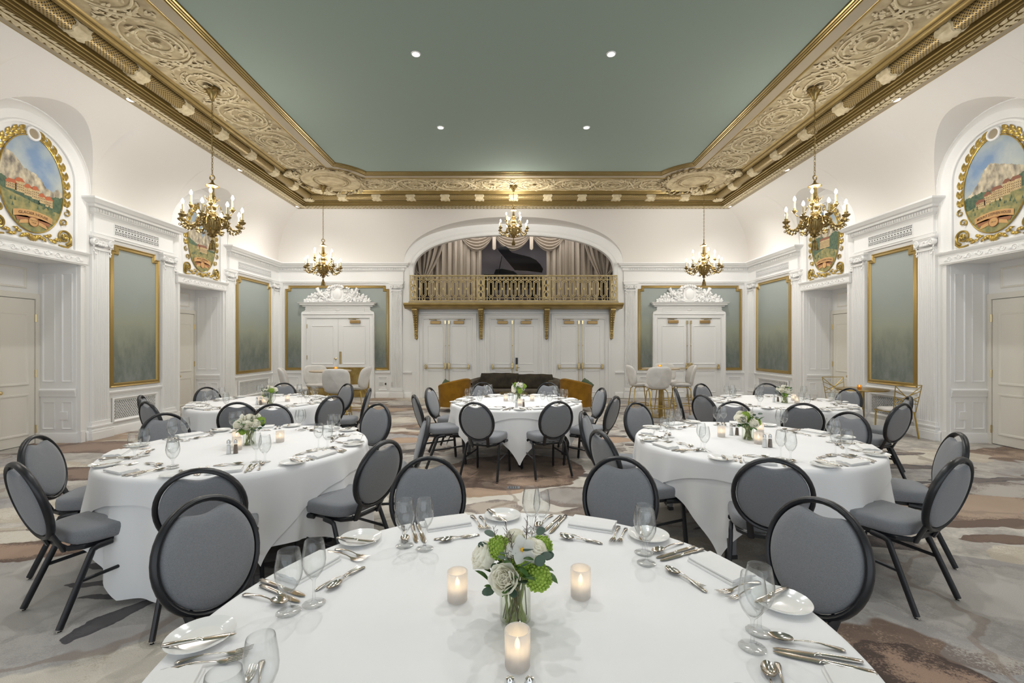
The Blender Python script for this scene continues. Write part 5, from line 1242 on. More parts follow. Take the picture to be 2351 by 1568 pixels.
clab = ['large lit bronze candle chandelier hanging by the left wall, before the chalet mural', 'large lit bronze candle chandelier hanging by the right wall, before the timber lodge mural',
        'lit bronze candle chandelier in the rear left corner, above the brass-plated door', 'lit bronze candle chandelier in the rear right corner, above the door with push bars', 'lit bronze candle chandelier hanging in front of the arched stage']
for i, (x, y) in enumerate(CH_POS):
    if i == 0: ch0.location = (x, y, 3.77); ch0['label'] = clab[0]
    elif i < 4: dup(ch0, (x, y, 3.77), 0.35*i, clab[i])
ch1 = chandelier(0.931); ch1.location = (0.0, 11.2, 4.68); ch1.scale = (0.87, 0.87, 0.87); ch1['label'] = clab[4]; ch1.rotation_euler = (0,0,0.2)
# ================================================================= BANQUET CHAIRS
def make_chair():
    root = thing('banquet_chair', 'x', 'chair')
    # oval backrest, leaning back: local frame (x across, s up along the lean)
    ln = radians(15); bz, by = 0.475, -0.285
    def BP(x, s, t=0): return (x, by-sin(ln)*s-cos(ln)*t, bz+cos(ln)*s-sin(ln)*t)      # t: outwards to the rear
    RX, RZ = 0.205, 0.228; CZ = RZ+0.005
    P = [BP(RX*cos(2*pi*k/40), CZ+RZ*sin(2*pi*k/40)) for k in range(40)]
    up = Vector(BP(0,0,1))-Vector(BP(0,0,0))
    g = MB(); g.tube(P, 0.0165, 10, True, flat=(0.84,1.22), up=up); g.build('back_frame', M['black_metal'], root)
    def rad(a):
        # inner outline with the scooped hand hole at the top
        c_, s_ = cos(a), sin(a); r = 1/sqrt((c_/(RX-0.016))**2+(s_/(RZ-0.016))**2)
        x = c_*r; w_ = 0.088
        if s_ > 0 and abs(x) < w_: r *= 1-0.215*(1-(abs(x)/w_)**2)**0.85
        return r
    g = MB(); n = 72; rings = [(1.0,0.0),(0.985,0.016),(0.94,0.024),(0.75,0.030),(0.4,0.033),(0.0001,0.034)]
    for sg in (1,-1):
        vs = []; fs = []
        for q, t in rings:
            for k in range(n): a = 2*pi*(k+.5)/n; r = rad(a)*q; vs.append(BP(cos(a)*r, CZ+sin(a)*r, -sg*t*(1.0 if sg == 1 else 0.75)))
        for i in range(len(rings)-1):
            for k in range(n): fs.append((i*n+k, i*n+(k+1)%n, (i+1)*n+(k+1)%n, (i+1)*n+k))
        g.add(vs, fs)
    g.build('back_pad', M['fabric'], root, angle=70)
    # struts from the ring to the seat frame
    for s in (-1, 1):
        g = MB(); g.tube([BP(s*0.115, 0.055), (s*0.105, by+0.03, 0.44), (s*0.10, -0.235, 0.395)], 0.016, 6, flat=(1.3,0.7)); g.build('back_strut', M['black_metal'], root)
    # cushion
    g = MB(); n = 32; out = []
    for k in range(n):
        a = 2*pi*k/n; c_, s_ = cos(a), sin(a); x = math.copysign(abs(c_)**0.45, c_)*0.222; y = math.copysign(abs(s_)**0.5, s_)*0.228
        x *= 1-0.10*(0.5-y/0.456); out.append((x, y+0.005))
    lay = [(0.0001,0.425),(0.94,0.425),(0.985,0.432),(1.0,0.45),(1.0,0.478),(0.985,0.495),(0.95,0.505),(0.80,0.512),(0.4,0.517),(0.0001,0.518)]
    vs = [(x*q, 0.005+(y-0.005)*q, z) for q, z in lay for x, y in out]
    g.add(vs, [(i*n+k, i*n+(k+1)%n, (i+1)*n+(k+1)%n, (i+1)*n+k) for i in range(len(lay)-1) for k in range(n)]); g.build('seat', M['fabric'], root, angle=60)
    g = MB(); fr = [(-0.185,0.20),(-0.17,-0.17),(-0.12,-0.225),(0.12,-0.225),(0.17,-0.17),(0.185,0.20)]
    g.tube([(x,y,0.41) for x,y in fr], 0.0125, 6, flat=(0.8,1.3)); g.tube([(-0.185,0.19,0.41),(0.185,0.19,0.41)], 0.011, 6); g.build('seat_frame', M['black_metal'], root)
    for s in (-1, 1):
        for fwd in (1, -1):
            top = (s*0.20, 0.05*fwd, 0.405); kn = (s*0.205, 0.165*fwd if fwd == 1 else -0.12, 0.40); kn2 = (s*0.208, 0.195 if fwd == 1 else -0.155, 0.365); ft = (s*0.215, 0.225 if fwd == 1 else -0.245, 0.015)
            if fwd == -1: ft = (s*0.232, -0.30, 0.015)
            g = MB(); g.tube([top, kn, (kn2[0],(kn[1]+kn2[1])/2+0.008*fwd,0.39), kn2, ft], 0.0150, 8, flat=(1.15,0.95), up=(1,0,0)); o = g.build('leg', M['black_metal'], root)
            g = MB(Matrix.Translation((ft[0],ft[1],0))); g.lathe([(0,0),(0.013,0.0),(0.013,0.006),(0.005,0.009),(0.005,0.018)], 10); g.build('foot_glide', M['chrome'], o)
        g = MB(); g.tube([(s*0.221,-0.215,0.235),(s*0.211,0.21,0.255)], 0.0085, 6, flat=(0.8,1.3)); g.build('stretcher', M['black_metal'], root)
    index_kids(root); return root
chair0 = make_chair(); used = [False]
def put(proto, flag, loc, rz, label, group=None):
    if not flag[0]:
        flag[0] = True; proto.location = loc; proto.rotation_euler = (0,0,rz); proto['label'] = label
        if group: proto['group'] = group
        return proto
    return dup(proto, loc, rz, label, group)

TABLES = {   # centre, names, angle of the under-cloth and over-cloth squares
 'front': dict(c=(0.0,1.30), name='front table', au=0.3, ao=1.1, hu=1.13, ho=1.06),
 'ml': dict(c=(-2.17,3.70), name='left middle table', au=radians(-91), ao=radians(-55), hu=1.40, ho=1.07),
 'mr': dict(c=(2.02,3.92), name='right middle table', au=radians(-128), ao=radians(-83), hu=1.12, ho=1.04),
 'c': dict(c=(0.04,6.55), name='central rear table', au=radians(-88), ao=radians(-43), hu=1.12, ho=1.0),
 'rl': dict(c=(-3.58,6.50), name='left rear table', au=radians(-150), ao=radians(-120), hu=1.12, ho=1.06),
 'rr': dict(c=(3.78,6.47), name='right rear table', au=radians(-100), ao=radians(-20), hu=1.12, ho=1.10)}
# chairs: top of the back as seen, (x, y) on the floor plan
CH = {'front': [(-0.51,2.64),(0.617,2.65),(-1.33,1.946),(1.30,1.93)],
 'ml': [(-1.65,2.383),(-2.74,2.50),(-3.42,3.23),(-3.33,4.32),(-2.66,4.99),(-1.487,5.03),(-0.776,4.14),(-0.86,3.10)],
 'mr': [(1.49,2.60),(2.56,2.61),(3.30,3.37),(3.26,4.41),(2.53,5.22),(1.387,5.14),(0.667,4.44),(0.648,3.45)],
 'c': [(-1.28,6.90),(-1.283,5.88),(-0.453,5.14),(0.519,5.23),(1.34,6.87),(1.307,5.77),(-0.55,7.85),(0.62,7.85)],
 'rl': [(-3.11,5.14),(-2.30,5.80),(-4.80,5.85),(-4.20,5.20),(-4.72,6.98),(-3.93,7.75),(-2.78,7.63),(-2.14,6.79)],
 'rr': [(3.22,5.06),(2.44,5.90),(3.12,7.62),(2.42,6.82),(4.27,7.68),(5.05,6.82),(4.99,5.72),(4.31,5.03)]}
def side_name(a):
    a = math.degrees(a) % 360
    return ['right side, rear seat','rear side, right seat','rear side, left seat','left side, rear seat','left side, front seat','front side, left seat','front side, right seat','right side, front seat'][int(a//45)]
SEATS = {}
for key, pts in CH.items():
    T = TABLES[key]; cx, cy = T['c']; SEATS[key] = []
    for x, y in pts:
        a = atan2(y-cy, x-cx); SEATS[key].append(a)
        tx, ty = cx-x, cy-y; L_ = hypot(tx, ty); tx /= L_; ty /= L_
        loc = (x+tx*0.405, y+ty*0.405, 0); rz = atan2(ty, tx)-pi/2
        put(chair0, used, loc, rz+random.uniform(-.05,.05), 'grey oval-backed banquet chair at the %s, %s' % (T['name'], side_name(a)), 'banquet chairs around the round tables')
SEATS['front'] += [radians(d) for d in (199, -19, 244, -64)]

# ================================================================= TABLES AND CLOTHS
TR = 0.915; TZ = 0.76
def make_table():
    root = thing('round_table', 'x', 'table', group='round banquet tables')
    g = MB(); g.lathe([(0,0.725),(TR-0.01,0.725),(TR-0.004,0.73),(TR-0.004,0.75),(TR-0.01,0.755),(0,0.755)], 64); g.build('table_top', M['grey_leg'], root)
    for sx in (-1,1):
        for sy in (-1,1):
            g = MB(); x, y = sx*0.50, sy*0.46; g.box(x-0.016,x+0.016,y-0.016,y+0.016,0.02,0.725); o = g.build('leg', M['grey_leg'], root)
            g = MB(); g.box(x-0.022,x+0.022,y-0.022,y+0.022,0,0.03); g.build('foot_cap', M['plastic_dark'], o)
    index_kids(root); return root
def cloth(c, half, ang, z, extra, seed, amp=1.0):
    g = MB(); N_ = 288; R0 = TR+extra; rnd = random.Random(seed); ph = [rnd.uniform(0, 6.28) for _ in range(6)]; kk = [rnd.choice((14,16,18)), rnd.choice((11,13,15)), rnd.choice((21,24,27))]
    vs = []; rows = []
    rows.append([(0,0,z)]*N_)
    for rr in (0.5, 0.9, 0.985, 1.0): rows.append([(R0*rr*cos(2*pi*k/N_)*(1 if rr < 1 else 1), R0*rr*sin(2*pi*k/N_), z-(0.0 if rr < 0.99 else 0.003)) for k in range(N_)])
    NV = 14
    for j in range(1, NV+1):
        v = j/NV; row = []
        for k in range(N_):
            p = 2*pi*k/N_; q = p-ang; m = max(abs(cos(q)), abs(sin(q))); reach = half/m; drop = min(reach-TR, z-0.04)
            corner = max(0, (reach/half-1)/0.414)       # 0 mid-side, 1 at a corner
            d = drop*v; depth = min(1, d/0.40); qc = (q % (pi/2))-pi/4      # angle from the corner: folds are pulled in towards it
            pp = p-qc*0.32*min(1, d/0.6)*corner
            wv = 0.9-1.8*abs(sin(kk[0]*0.5*pp+ph[0]))**0.8; wv = 0.55*wv+0.30*sin(kk[1]*pp+ph[1]+2*sin(3*pp))+0.22*sin(kk[2]*pp+ph[2]+1.5*sin(2*pp))
            r = R0+0.012+(0.052*wv+0.046)*depth**1.2
            lip = 0.012*sin(min(1, d/0.02)*pi/2)
            row.append(((r+lip-0.012)*cos(pp), (r+lip-0.012)*sin(pp), z-0.004-d))
        rows.append(row)
    for row in rows: vs += [(c[0]+x, c[1]+y, zz) for x, y, zz in row]
    fs = [(i*N_+k, i*N_+(k+1)%N_, (i+1)*N_+(k+1)%N_, (i+1)*N_+k) for i in range(len(rows)-1) for k in range(N_)]
    g.add(vs, fs); return g
tab0 = make_table(); tu = [False]
for i, (key, T) in enumerate(TABLES.items()):
    c = T['c']; put(tab0, tu, (c[0], c[1], 0), T['au']+pi/4, 'round folding banquet table with grey legs under the cloths, %s' % T['name'])
    if key != 'front': pass
    o = cloth(c, T['hu'], T['au']+pi/4, TZ-0.0025, 0.0, 61+i).build('tablecloth', M['linen'], angle=80); tag(o, 'longer white under-cloth hanging towards the floor on the %s' % T['name'], 'tablecloth', 'white under-cloths')
    o = cloth(c, T['ho'], T['ao']+pi/4, TZ, 0.010, 61+i).build('tablecloth', M['linen'], angle=80); tag(o, 'shorter white top cloth spread over the %s' % T['name'], 'tablecloth', 'white top cloths')

# ================================================================= TABLEWARE
def ribbon(g, st, k=10):
    """blade-like body along +y; stations (y, half width, half thickness, z)"""
    vs = []
    for y, w_, t, z in st:
        for i in range(k): a = 2*pi*i/k; vs.append((w_*cos(a), y, z+t*sin(a)))
    n = len(st); g.add(vs, [(i*k+j, i*k+(j+1)%k, (i+1)*k+(j+1)%k, (i+1)*k+j) for i in range(n-1) for j in range(k)]+[tuple(range(k))[::-1], tuple(range((n-1)*k, n*k))])
HANDLE = [(-0.100,0.003,0.0015,0.003),(-0.097,0.008,0.002,0.004),(-0.085,0.0095,0.0022,0.005),(-0.055,0.0055,0.0022,0.009),(-0.02,0.0032,0.002,0.012),(0.01,0.0028,0.0018,0.0095),(0.028,0.0035,0.0016,0.0065)]
def fork_mesh():
    g = MB(); ribbon(g, HANDLE+[(0.042,0.010,0.0013,0.0045),(0.056,0.0125,0.0012,0.0045)])
    for k in range(4):
        x = -0.0105+0.007*k; g.tube([(x,0.052,0.0047),(x,0.075,0.0065),(x*0.95,0.100,0.0125)], [0.0024,0.002,0.001], 5, flat=(1,0.7))
    return g
def spoon_mesh():
    g = MB(); ribbon(g, HANDLE); n = 14
    for off, dep in ((0.0,0.010),(0.0012,0.0088)):
        vs = []; fs = []; R_ = [0.0001,0.35,0.65,0.86,1.0]
        for q in R_:
            for k in range(n): a = 2*pi*k/n; vs.append((0.0195*q*cos(a)*(1-0.12*sin(a)), 0.062+0.034*q*sin(a), 0.0125+off-dep*(1-q*q)-0.0*q))
        g.add(vs, [(i*n+k, i*n+(k+1)%n, (i+1)*n+(k+1)%n, (i+1)*n+k) for i in range(len(R_)-1) for k in range(n)])
    return g
def knife_mesh(L=1.0):
    g = MB(); ribbon(g, [(-0.112*L,0.004,0.003,0.005),(-0.108*L,0.0085,0.0045,0.0055),(-0.06*L,0.0085,0.005,0.006),(-0.01*L,0.0068,0.0042,0.006),(0.0,0.0075,0.0042,0.006),(0.004,0.006,0.002,0.005),(0.012,0.0095,0.0011,0.004),(0.075*L,0.0105,0.0010,0.0035),(0.10*L,0.0085,0.0009,0.0035),(0.114*L,0.002,0.0007,0.0035)])
    return g
def goblet_mesh(big):
    g = MB()
    if big: o = [(0.0,0.0012),(0.035,0.0012),(0.0365,0.0025),(0.034,0.004),(0.012,0.008),(0.0065,0.014),(0.0055,0.03),(0.006,0.05),(0.009,0.058),(0.016,0.066),(0.030,0.085),(0.0385,0.108),(0.0405,0.128),(0.0385,0.15),(0.0345,0.172),(0.0315,0.19)]
    else: o = [(0.0,0.0012),(0.034,0.0012),(0.0355,0.0025),(0.033,0.004),(0.010,0.008),(0.005,0.016),(0.004,0.045),(0.0045,0.072),(0.007,0.08),(0.014,0.087),(0.027,0.105),(0.0345,0.125),(0.036,0.142),(0.0340,0.165),(0.0305,0.188),(0.0285,0.20)]
    zb = 0.070 if big else 0.092; inner = [(r-0.0013, z+(0.003 if r < 0.03 else 0)) for r, z in o if z > zb-0.006][::-1]
    g.lathe(o+[(o[-1][0]-0.0007, o[-1][1]+0.0006)]+inner+[(0.0001, zb-0.004)], 28); return g
def plate_mesh():
    g = MB(); g.lathe([(0.0,0.002),(0.045,0.002),(0.047,0.0),(0.052,0.0),(0.055,0.004),(0.075,0.011),(0.084,0.015),(0.086,0.0165),(0.085,0.018),(0.076,0.0145),(0.062,0.010),(0.056,0.0065),(0.05,0.0055),(0.0,0.0055)], 40); return g
def napkin_mesh():
    g = MB(); rnd = random.Random(2)
    def slab(x0,x1,y0,y1,z0,z1,sk=0.0):
        nx, ny = 14, 6
        def top(s,t): return (x0+(x1-x0)*s+sk*t, y0+(y1-y0)*t, z1+0.0026*sin(t*22+s*2)+(-0.003 if t in (0,1) else 0))
        g.grid(top, nx, ny); g.grid(lambda s,t: (x0+(x1-x0)*s+sk*t, y0+(y1-y0)*t, z0), nx, ny)
        for s in (0,1): g.grid(lambda u,t,s=s: (x0+(x1-x0)*s+sk*t, y0+(y1-y0)*t, z0+(top(s,t)[2]-z0)*u), 2, ny)
        for t in (0,1): g.grid(lambda s,u,t=t: (x0+(x1-x0)*s+sk*t, y0+(y1-y0)*t, z0+(top(s,t)[2]-z0)*u), nx, 2)
    slab(-0.098,0.10,-0.045,0.055,0.0,0.011); slab(-0.102,0.094,-0.058,0.050,0.011,0.021,0.006); return g
def shaker(kind):
    t = thing(kind+'_shaker', 'x', 'shaker'); n = 8
    g = MB(); g.lathe([(0.0,0.0005),(0.019,0.0005),(0.020,0.004),(0.0125,0.075),(0.0115,0.078)], n); g.build('glass_body', M['glass'], t, smooth=False)
    g = MB(); g.lathe([(0.0,0.003),(0.0165,0.003),(0.0115,0.066),(0.0,0.067)], n); g.build('contents', M['salt'] if kind == 'salt' else M['pepper'], t, smooth=False)
    g = MB(); g.lathe([(0.0125,0.074),(0.0135,0.078),(0.0135,0.086),(0.012,0.088),(0.0125,0.094),(0.009,0.103),(0.0,0.107)], 16); g.build('cap', M['chrome'], t); index_kids(t); return t
def votive(amber=False, h=0.095, r=0.032):
    t = thing('candle_holder', 'x', 'candle holder')
    g = MB(); g.lathe([(0.0,0.0005),(r-0.003,0.0005),(r,0.004),(r+0.001,h-0.002),(r-0.001,h),(r-0.0035,h-0.002),(r-0.004,0.012),(0.0,0.010)], 28); g.build('glass_cup', M['amber'] if amber else M['frost'], t)
    g = MB(); g.lathe([(0,0.022),(0.019,0.022),(0.020,0.024),(0.020,0.040),(0,0.0395)], 18); g.build('tealight', M['wax'], t)
    g = MB(); g.lathe([(0,0.044),(0.005,0.048),(0.0075,0.055),(0.005,0.065),(0.0,0.076)], 10); g.build('flame', M['flame'], t); index_kids(t); return t
KINDS_ = {'dinner_fork': (fork_mesh, 'silver'), 'spoon': (spoon_mesh, 'silver'), 'dinner_knife': (knife_mesh, 'silver'), 'butter_knife': (lambda: knife_mesh(0.78), 'silver'),
          'water_goblet': (lambda: goblet_mesh(True), 'glass'), 'wine_glass': (lambda: goblet_mesh(False), 'glass'), 'side_plate': (plate_mesh, 'china'), 'napkin': (napkin_mesh, 'napkin')}
PRO = {}
def item(kind, name, cat, loc, rz, label, group, sc=1.0, rx=0):
    if kind not in PRO: fn, m_ = KINDS_[kind]; o = fn().build(name, M[m_], angle=60); PRO[kind] = o
    else: o = PRO[kind].copy(); COL.objects.link(o); o.name = name
    o.location = loc; o.rotation_euler = (rx,0,rz); o.scale = (sc,sc,sc); return tag(o, label, cat, group)
rj = random.Random(21)
def setting(key, a, skip=()):
    T = TABLES[key]; cx, cy = T['c']; W_ = '%s, %s' % (T['name'], side_name(a)); r_ = (cos(a), sin(a)); t_ = (-sin(a), cos(a))       # t_: to the sitter's right
    inw = a+pi/2                                            # +y of the item points to the table centre
    def at(r, t, z=TZ): return (cx+r_[0]*r+t_[0]*t, cy+r_[1]*r+t_[1]*t, z+0.0005)
    j = lambda s: rj.uniform(-s, s)
    item('napkin','napkin','napkin', at(0.835+j(.01), j(.012), TZ), inw+j(.06), 'folded white napkin at the %s' % W_, 'folded napkins')
    pt, pr = -0.255+j(.01), 0.825+j(.015); item('side_plate','side_plate','plate', at(pr, pt), 0, 'small white side plate at the %s' % W_, 'side plates')
    item('butter_knife','butter_knife','knife', at(pr-0.005, pt+0.03, TZ+0.013), inw+j(.35), 'butter knife resting on the side plate, %s' % W_, 'butter knives')
    item('dinner_fork','dinner_fork','fork', at(0.785+j(.01), -0.125), inw+j(.06), 'dinner fork by the napkin at the %s' % W_, 'dinner forks')
    item('dinner_fork','salad_fork','fork', at(0.78+j(.01), -0.155), inw+j(.10), 'salad fork beside the side plate at the %s' % W_, 'salad forks', 0.9)
    item('dinner_knife','dinner_knife','knife', at(0.79+j(.01), 0.135), inw+j(.05), 'dinner knife by the napkin at the %s' % W_, 'dinner knives')
    item('dinner_knife','salad_knife','knife', at(0.785+j(.01), 0.162), inw+j(.07), 'salad knife beside the spoon at the %s' % W_, 'salad knives', 0.92)
    item('spoon','soup_spoon','spoon', at(0.78+j(.01), 0.205), inw+j(.12), 'soup spoon outside the knives at the %s' % W_, 'soup spoons', 0.95)
    item('dinner_fork','dessert_fork','fork', at(0.675+j(.01), 0.01), a+pi-0.12+j(.1), 'dessert fork above the napkin at the %s' % W_, 'dessert forks', 0.88)
    item('spoon','dessert_spoon','spoon', at(0.65+j(.01), -0.005), a+j(.12), 'dessert spoon above the napkin at the %s' % W_, 'dessert spoons', 0.92)
    item('water_goblet','water_goblet','glass', at(0.665+j(.01), 0.215+j(.01)), 0, 'short-stemmed water goblet at the %s' % W_, 'water goblets')
    item('wine_glass','wine_glass','glass', at(0.625+j(.01), 0.150+j(.01)), 0, 'long-stemmed wine glass at the %s' % W_, 'wine glasses')
for key in TABLES:
    for a in SEATS[key]: setting(key, a)
vot = votive(); vf = [False]; sal = shaker('salt'); sf = [False]; pep = shaker('pepper'); pf = [False]
def unproj(x, y, z=TZ):
    Y = (CAMZ-z)*F/(y-HY); return ((x-CX)*Y/F, Y, z+0.0005)
VOT = {'front': [((1050,1378),'left of the vase'),((1333,1370),'right of the vase'),((1188,1530),'in front of the vase')], 'ml': [((543,1012),'left of the vase'),((545,1033),'before the salt and pepper'),((643,1015),'right of the vase')],
 'mr': [((1656,1003),'left of the vase'),((1745,994),'behind, right of the vase'),((1741,1019),'in front, beside the shakers')], 'c': [((1161,921),'left of the vase'),((1194,932),'in front of the vase'),((1222,921),'right of the vase')],
 'rl': [((599,925),'left of the vase'),((607,929),'beside the shakers'),((660,922),'right of the vase')], 'rr': [((1822,920),'right of the vase'),((1830,926),'in front, right of the vase')]}
SHK = {'front': ((1171,1668),(1216,1668)), 'ml': ((525,1042),(541,1041)), 'mr': ((1755,1027),(1768,1027)), 'rl': ((590,930),(598,930)), 'rr': ((1777,923),(1786,922)), 'c': ((1186,935),(1202,934))}
for key in TABLES:
    T = TABLES[key]
    for (x, y), w_ in VOT[key]: put(vot, vf, unproj(x, y), 0, 'frosted candle holder, lit, %s, %s' % (w_, T['name']), 'frosted candle holders')
    a, b = SHK[key]
    put(sal, sf, unproj(*a), 0.2, 'glass salt shaker with white salt on the %s' % T['name'], 'salt shakers'); put(pep, pf, unproj(*b), 0.1, 'glass pepper shaker with dark pepper on the %s' % T['name'], 'pepper shakers')
put(sal, sf, unproj(1679,999), 0.2, 'second glass salt shaker, behind the vase on the right middle table', 'salt shakers'); put(pep, pf, unproj(1692,999), 0.2, 'second glass pepper shaker, behind the vase on the right middle table', 'pepper shakers')

# ================================================================= FLOWERS
def rose(g, c, d, R, seed):
    """many-petalled rose facing direction d"""
    rnd = random.Random(seed); d = Vector(d).normalized(); x = d.orthogonal().normalized(); y = d.cross(x); c = Vector(c)
    def petal(a, r0, w_, h, open_, z0):
        ca, sa = cos(a), sin(a); o_ = x*ca+y*sa; t_ = -x*sa+y*ca; ph = rnd.uniform(0,6)
        def fn(u, v):
            uu = (u-0.5)*2; rr = r0+open_*v*v; wd = w_*sin(pi*min(1,0.20+0.55*v))**0.6
            rf = 0.06*R*sin(uu*4+ph)*v
            return c+o_*(rr*cos(uu*0.9)+rf)+t_*(uu*wd)+d*(z0+h*v*(1-0.12*uu*uu)-open_*0.30*v**3)
        g.grid(fn, 7, 6)
    n = 0
    for ring, (cnt, r0, w_, h, op, z0) in enumerate(((3,0.05,0.20,0.50,0.02,0.30),(4,0.15,0.30,0.62,0.03,0.20),(5,0.27,0.42,0.78,0.05,0.02),(5,0.42,0.55,0.95,0.08,-0.20),(6,0.56,0.66,1.05,0.16,-0.40),(6,0.66,0.74,0.98,0.34,-0.50))):
        for k in range(cnt): petal(2*pi*k/cnt+ring*0.7+rnd.uniform(-.2,.2), r0*R, w_*R, h*R, op*R, z0*R)
    g.ball(c+d*0.10*R, 0.42*R, 10, 6)
def snowball(g, c, R, seed):
    rnd = random.Random(seed); c = Vector(c); n = int(150)
    for k in range(n):
        z = 1-2*(k+.5)/n; a = k*2.39996; r = sqrt(1-z*z); rr = R*(1+rnd.uniform(-.10,.08)); g.ball((c[0]+r*cos(a)*rr, c[1]+r*sin(a)*rr, c[2]+z*rr), R*0.125*rnd.uniform(0.8,1.2), 5, 4)
    g.ball(c, R*0.95, 10, 6)
def round_leaf(g, base, d, nrm, L, W):
    d = Vector(d).normalized(); nrm = Vector(nrm); nrm = (nrm-nrm.dot(d)*d).normalized(); s = d.cross(nrm); b = Vector(base); n = 12
    pts = [b+d*(L*(0.5-0.5*cos(2*pi*k/n)))+s*(W*0.5*sin(2*pi*k/n))+nrm*(0.06*L*sin(2*pi*k/n)**2) for k in range(n)]
    g.add(pts+[p-nrm*0.0008 for p in pts], [tuple(range(n)), tuple(range(n,2*n))[::-1]]+[(k,(k+1)%n,n+(k+1)%n,n+k) for k in range(n)])
def bouquet(seed, fl, label, lvl=1.0):
    t = thing('bouquet', label, 'flowers', group='white and green bouquets')
    rnd = random.Random(seed); vz = 0.125
    for kind, x, y, z, dx, dy, dz, R in fl:
        g = MB(); c = (x, y, vz+z)
        if kind == 'rose': rose(g, c, (dx,dy,dz), R, rnd.randint(0,99)); g.build('rose', M['rose'], t, angle=80)
        elif kind == 'lime': snowball(g, c, R, rnd.randint(0,99)); g.build('snowball_bloom', M['lime'], t)
        elif kind == 'tulip':
            for k in range(6):
                a = 2*pi*k/6; g.M = None
                def fn(u, v, a=a): 
                    uu = (u-.5)*2; r = R*(0.25+0.62*sin(pi*min(1,v*0.85+0.12)))*(1-0.25*v); w2 = 0.55*R*sin(pi*min(1,0.15+0.8*v)); 
                    return (c[0]+cos(a)*r-sin(a)*uu*w2, c[1]+sin(a)*r+cos(a)*uu*w2, c[2]-R+2.0*R*v)
                g.grid(fn, 5, 6)
            g.build('tulip', M['rose'], t, angle=80)
        elif kind == 'orchid':
            D_ = Vector((dx,dy,dz)).normalized(); X_ = D_.orthogonal().normalized(); Y_ = D_.cross(X_); cc = Vector(c)
            for k in range(5):
                a = 2*pi*k/5+0.3; o_ = X_*cos(a)+Y_*sin(a); g.leaf(cc, o_+D_*0.15, D_, R*1.15, R*0.95, 0.12, 6)
            o = g.build('orchid', M['white_petal'], t); g = MB(); g.ball(cc+D_*0.006, R*0.16, 8, 5); g.build('orchid_heart', M['yolk'], o)
        # stem down into the vase
        g = MB(); b = rnd.uniform(0,6.28); g.tube([(x*0.95,y*0.95,vz+z-0.01),(x*0.4,y*0.4,vz-0.01),(0.028*cos(b),0.028*sin(b),0.012)], 0.0028, 6); g.build('stem', M['stem'], t)
    g = MB()
    for k in range(int(34*lvl)):
        a = rnd.uniform(0, 2*pi); r = rnd.uniform(0.02,0.085); z = vz+rnd.uniform(-0.02,0.075); g.leaf((r*cos(a), r*sin(a), z), (cos(a+rnd.uniform(-.7,.7)), sin(a+rnd.uniform(-.7,.7)), rnd.uniform(-0.5,0.9)), (0,0,1), rnd.uniform(0.03,0.055), rnd.uniform(0.018,0.03), 0.12, 5)
    g.build('leaves', M['leaf'], t)
    g = MB(); 
    for k in range(int(20*lvl)):
        a = rnd.uniform(0, 2*pi); r = rnd.uniform(0.05,0.11); z = vz+rnd.uniform(-0.01,0.10); round_leaf(g, (r*cos(a)*0.8, r*sin(a)*0.8, z), (cos(a), sin(a), rnd.uniform(-0.3,0.8)), (rnd.uniform(-.6,.6), -0.6, 0.8), rnd.uniform(0.028,0.042), rnd.uniform(0.022,0.034))
    g.build('eucalyptus_leaves', M['euca'], t)
    g = MB()
    for k in range(9):
        a = rnd.uniform(0, 2*pi); p = (0.03*cos(a), 0.03*sin(a), vz+0.02); q = (0.05*cos(a)+rnd.uniform(-.02,.02), 0.05*sin(a)+0.01, vz+0.13+rnd.uniform(0,.04)); g.tube([p,q], 0.0008, 4)
        for i in range(10): s_ = i/10; m_ = [p[c]+(q[c]-p[c])*(0.35+0.65*s_) for c in range(3)]; g.tube([m_, (m_[0]+rnd.uniform(-.012,.012), m_[1]+rnd.uniform(-.012,.012), m_[2]+0.012)], 0.0006, 3)
    for k in range(7): a = rnd.uniform(0,6.28); b = rnd.uniform(0,6.28); g.tube([(0.03*cos(a),0.03*sin(a),vz),(0.034*cos(b),0.034*sin(b),0.012)], 0.0015, 5)
    g.build('twigs', M['twig'], t)
    g = MB()
    for k in range(9): a = rnd.uniform(0,6.28); b = a+rnd.uniform(2,4); g.tube([(0.034*cos(a),0.034*sin(a),vz+0.01),(0.032*cos(b),0.032*sin(b),0.010)], 0.0026, 6)
    g.build('stems', M['stem'], t)
    index_kids(t); return t
def vase(label):
    t = MB(); r = 0.046; t.lathe([(0,0.0005),(r-0.004,0.0005),(r,0.004),(r,0.13),(r-0.001,0.131),(r-0.003,0.13),(r-0.0035,0.012),(0,0.008)], 36); o = t.build('glass_vase', M['vase_glass']); return tag(o, label, 'vase', 'clear glass vases')
FL_A = [('rose',-0.028,-0.055,0.025,-0.25,-0.85,0.55,0.042),('rose',0.052,-0.005,0.075,0.45,-0.35,0.85,0.040),('rose',-0.085,0.01,0.055,-0.8,-0.2,0.5,0.042),('lime',-0.045,0.0,0.085,0,0,1,0.030),('lime',0.062,-0.04,0.02,0,0,1,0.033),('lime',0.075,0.035,0.07,0,0,1,0.030),
        ('tulip',-0.014,-0.022,0.09,0,0,1,0.019),('orchid',0.018,-0.025,0.09,0.1,-0.8,0.5,0.036),('rose',0.0,0.06,0.085,0.0,0.5,0.9,0.034),('rose',-0.05,0.06,0.06,-0.3,0.8,0.5,0.034),('lime',0.02,-0.01,0.045,0,0,1,0.03)]
